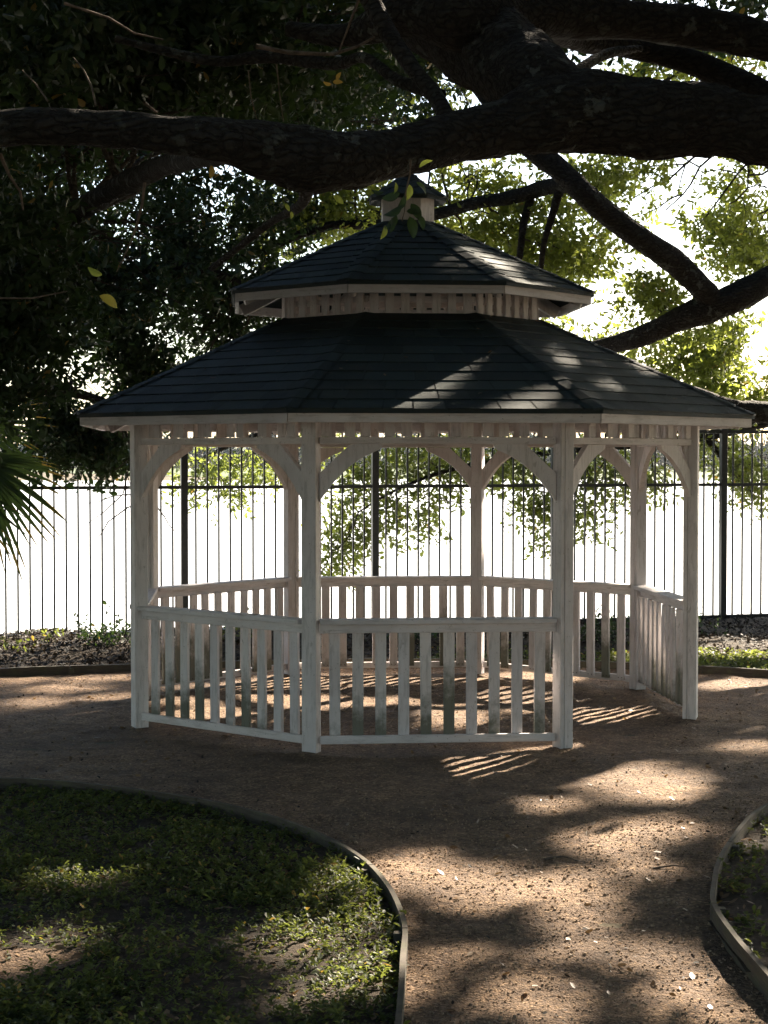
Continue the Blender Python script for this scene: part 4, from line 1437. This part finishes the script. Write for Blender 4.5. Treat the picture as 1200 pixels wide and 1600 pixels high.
# low heap of litter against the fence
gx2 = np.arange(-6, 7, 0.08)
vs = []
ny2 = 36
for j in range(ny2 + 1):
    for x in gx2:
        y = fe_y(x) + 0.03 + (fence_y(x) + 0.55 - fe_y(x)) * j / ny2
        vs.append((x, y, litter_h(x, y) * (1 if x < 2.2 else 0.75) + 0.012 * mn.noise(Vector((x * 12, y * 12, 1))) + 0.008))
n = len(gx2)
fs = [(j * n + i, j * n + i + 1, (j + 1) * n + i + 1, (j + 1) * n + i) for j in range(ny2) for i in range(n - 1)]
tag(link('litter_bank', mesh_np('litter_bank', vs, fs, M_SOIL, True)), kind='structure')


def on_litter(i):
    x = random.uniform(-5, 6)
    y = random.uniform(fe_y(x) + 0.05, fence_y(x) + 0.5)
    return x, y, litter_h(x, y) * (1 if x < 2.2 else 0.75) + random.uniform(0.005, 0.035)


M_MULCH = leaf_mat('dark_leaf_litter', (0.010, 0.009, 0.008), (0.035, 0.029, 0.024), (0.06, 0.04, 0.02), 0.08, 0.75)
chips('dark_litter', 1800, on_path, 0.022, M_MULCH, 'small dark bark chips and leaf crumbs lying on the gravel path', 'litter')
chips('leaf_litter', 30000, on_litter, 0.045, M_MULCH, 'dark leaf litter heaped along the foot of the fence', 'leaf litter', 0.5, 0.5)

# pebbles on the path
pv, pf = [], []
for i in range(21000):
    x, y, z = on_path(i)
    if i % 3 and y > 9: y = 4.3 + (y - 9) * 0.75
    if in_poly(x, y, LPOLY) or in_poly(x, y, RPOLY): continue
    z = path_h(x, y) + 0.004
    r = random.uniform(0.002, 0.0065) * (1.7 if random.random() < 0.06 else 1)
    b = len(pv)
    a0 = random.uniform(0, 6.28)
    for k in range(5):
        a = a0 + k * 1.2566
        pv.append((x + r * math.cos(a) * random.uniform(0.7, 1.2), y + r * math.sin(a) * random.uniform(0.7, 1.2), z - 0.006))
    for k in range(5):
        a = a0 + k * 1.2566 + 0.3
        pv.append((x + 0.6 * r * math.cos(a), y + 0.6 * r * math.sin(a), z - 0.003 + r * random.uniform(0.5, 1.0)))
    for k in range(5):
        k2 = (k + 1) % 5
        pf.append((b + k, b + k2, b + 5 + k2, b + 5 + k))
    pf.append((b + 5, b + 6, b + 7, b + 8)); pf.append((b + 5, b + 8, b + 9, b + 9)) if False else None
me = bpy.data.meshes.new('pebbles')
pf = [f for f in pf if f]
tri = []
for i in range(0, len(pv), 10):
    tri.append((i + 5, i + 8, i + 9))
me.from_pydata(pv, [], pf + tri)
me.materials.append(M_STONE)
tag(link('pebbles', me), 'loose pebbles strewn over the gravel path', 'pebbles', kind='stuff')


# sticks: each one a thing
def stick(pts, r0, label, group=None):
    c = Vector(pts[0])
    me, _ = limb_mesh('fallen_branch', [(Vector(p) - c, r0 * (1 - 0.6 * i / (len(pts) - 1))) for i, p in enumerate(pts)], M_STICK, 8, 0.04, 0.15)
    o = link('fallen_branch', me, None, c)
    tag(o, label, 'stick', group)


stick([at(-6, 1016, 16.0), at(40, 996, 16.0), at(86, 982, 16.05)], 0.014, 'thin bare stick sticking up against the fence at the left border')
stick([at(8, 1009, 15.9), at(30, 1016, 15.9), at(70, 1032, 15.8)], 0.028, 'thick dead branch lying on the leaf litter at the far left')
stick([at(88, 1030, 15.6), at(150, 1028, 15.6), at(200, 1034, 15.5)], 0.016, 'greyish dead branch on the litter bank left of the gazebo')
p1, p2, p3 = onz(850, 1343, 0.02), onz(880, 1338, 0.025), onz(902, 1345, 0.02)
stick([p1, p2, p3], 0.006, 'small dark twig lying on the sunny gravel between the two beds')
p1, p2, p3 = onz(1020, 1357, 0.02), onz(1052, 1352, 0.028), onz(1075, 1355, 0.02)
stick([p1, p2, p3], 0.005, 'small dark twig on the gravel near the right-hand bed')
p1, p2, p3 = onz(535, 1112, 0.03), onz(545, 1106, 0.03), onz(551, 1100, 0.05)
stick([p1, p2, p3], 0.007, 'pale twig on the gazebo floor behind the front balusters')


# small shrubs in the litter
def shrub(px, Z, w, h, n, mat, label, size=0.05):
    c = at(px, 1000, Z)
    root = empty('low_shrub', (c.x, c.y, 0.04))
    tag(root, label, 'shrub', 'low shrubs at the foot of the fence')
    P = rng.normal(size=(n, 3)) * np.array([w * 0.4, w * 0.3, h * 0.28]) + np.array([0, 0, h * 0.55])
    P[:, 2] = np.maximum(P[:, 2], 0.03)
    link('foliage', leaf_mesh('foliage', P, size, mat, 8, droop=-0.5), root)
    t = Tree.__new__(Tree); t.twv, t.twf = [], []
    for _ in range(7):
        q = P[rng.integers(n)]
        t.twig([Vector((0, 0, -0.05)), Vector(q) * 0.5 + Vector((0, 0, 0.02)), Vector(q)], 0.006, 0.003, 5)
    link('stems', mesh_np('stems', [v for q in t.twv for v in q], t.twf, M_BARK2), root)


shrub(160, 15.5, 0.26, 0.20, 60, M_LEAFD, 'round dark bushy shrub in the litter left of the front left post', 0.045)
shrub(76, 15.7, 0.10, 0.16, 7, M_WEED, 'thin bright green seedling in front of the fence, far left')
shrub(35, 15.3, 0.14, 0.10, 9, M_WEED, 'low green plant in the litter at the left border')
shrub(200, 15.9, 0.12, 0.26, 12, M_LEAFD, 'small upright plant beside the left gazebo post')
shrub(370, 15.8, 0.14, 0.26, 20, M_WEED, 'bright green plant seen between the left balusters')
shrub(935, 16.0, 0.34, 0.26, 60, M_LEAFD, 'dark low bush seen through the back right railing')
shrub(620, 15.9, 0.30, 0.16, 34, M_LEAFD, 'dark low bush seen under the back handrail')
shrub(1060, 16.6, 0.40, 0.22, 60, M_LEAFD, 'wide dark bush by the fence right of the gazebo')

# leaves caught on the lower roof
GZM = Matrix.Translation((GX, GY, 0)) @ Matrix.Rotation(GTH, 4, 'Z')


def on_roof(i):
    k = random.choice([0, 0, 1, 1, 7, 0])
    t, u = random.random() ** 0.7, random.random()
    p = oct_pt(RE - 0.1, k, 2.08 + 0.045).lerp(oct_pt(RM, k, 2.748), t).lerp(oct_pt(RE - 0.1, k + 1, 2.08 + 0.045).lerp(oct_pt(RM, k + 1, 2.748), t), u)
    return tuple(GZM @ (p + Vector((0, 0, 0.016))))


chips('fallen_leaves', 46, on_roof, 0.055, M_DRY, 'few dry leaves and twigs caught on the lower gazebo roof', 'fallen leaves', 0.15, 0.2, 3.0)

# ------------------------------------------------------------------ far shore
fp = []
for i in range(2600):
    x = random.uniform(-70, 90)
    hmax = 3.6 + 2.4 * mn.noise(Vector((x * 0.05, 0, 3))) + 1.2 * mn.noise(Vector((x * 0.2, 0, 5)))
    fp.append((x, 200 + random.uniform(-3, 6), 0.2 + random.uniform(0, max(1, hmax))))
me = leaf_mesh('far_woods', fp, 0.9, M_FAR, 9)
tag(link('far_woods', me), 'hazy line of trees on the far shore of the lake', 'woods', kind='stuff')

# ------------------------------------------------------------------ the air: backlit morning haze over the lake
hm = bpy.data.materials.new('haze_air')
hm.use_nodes = True
hn = hm.node_tree
hn.nodes.remove(hn.nodes['Principled BSDF'])
pv_ = hn.nodes.new('ShaderNodeVolumePrincipled')
pv_.inputs['Color'].default_value = (0.92, 0.95, 1.0, 1)
pv_.inputs['Density'].default_value = 0.00012
pv_.inputs['Anisotropy'].default_value = 0.45
hn.links.new(pv_.outputs[0], hn.nodes['Material Output'].inputs['Volume'])
hb = MB()
hb.box(-510, 510, -70, 715, -3.2, 16)
hz = link('haze', hb.mesh('haze', hm))
tag(hz, kind='stuff')
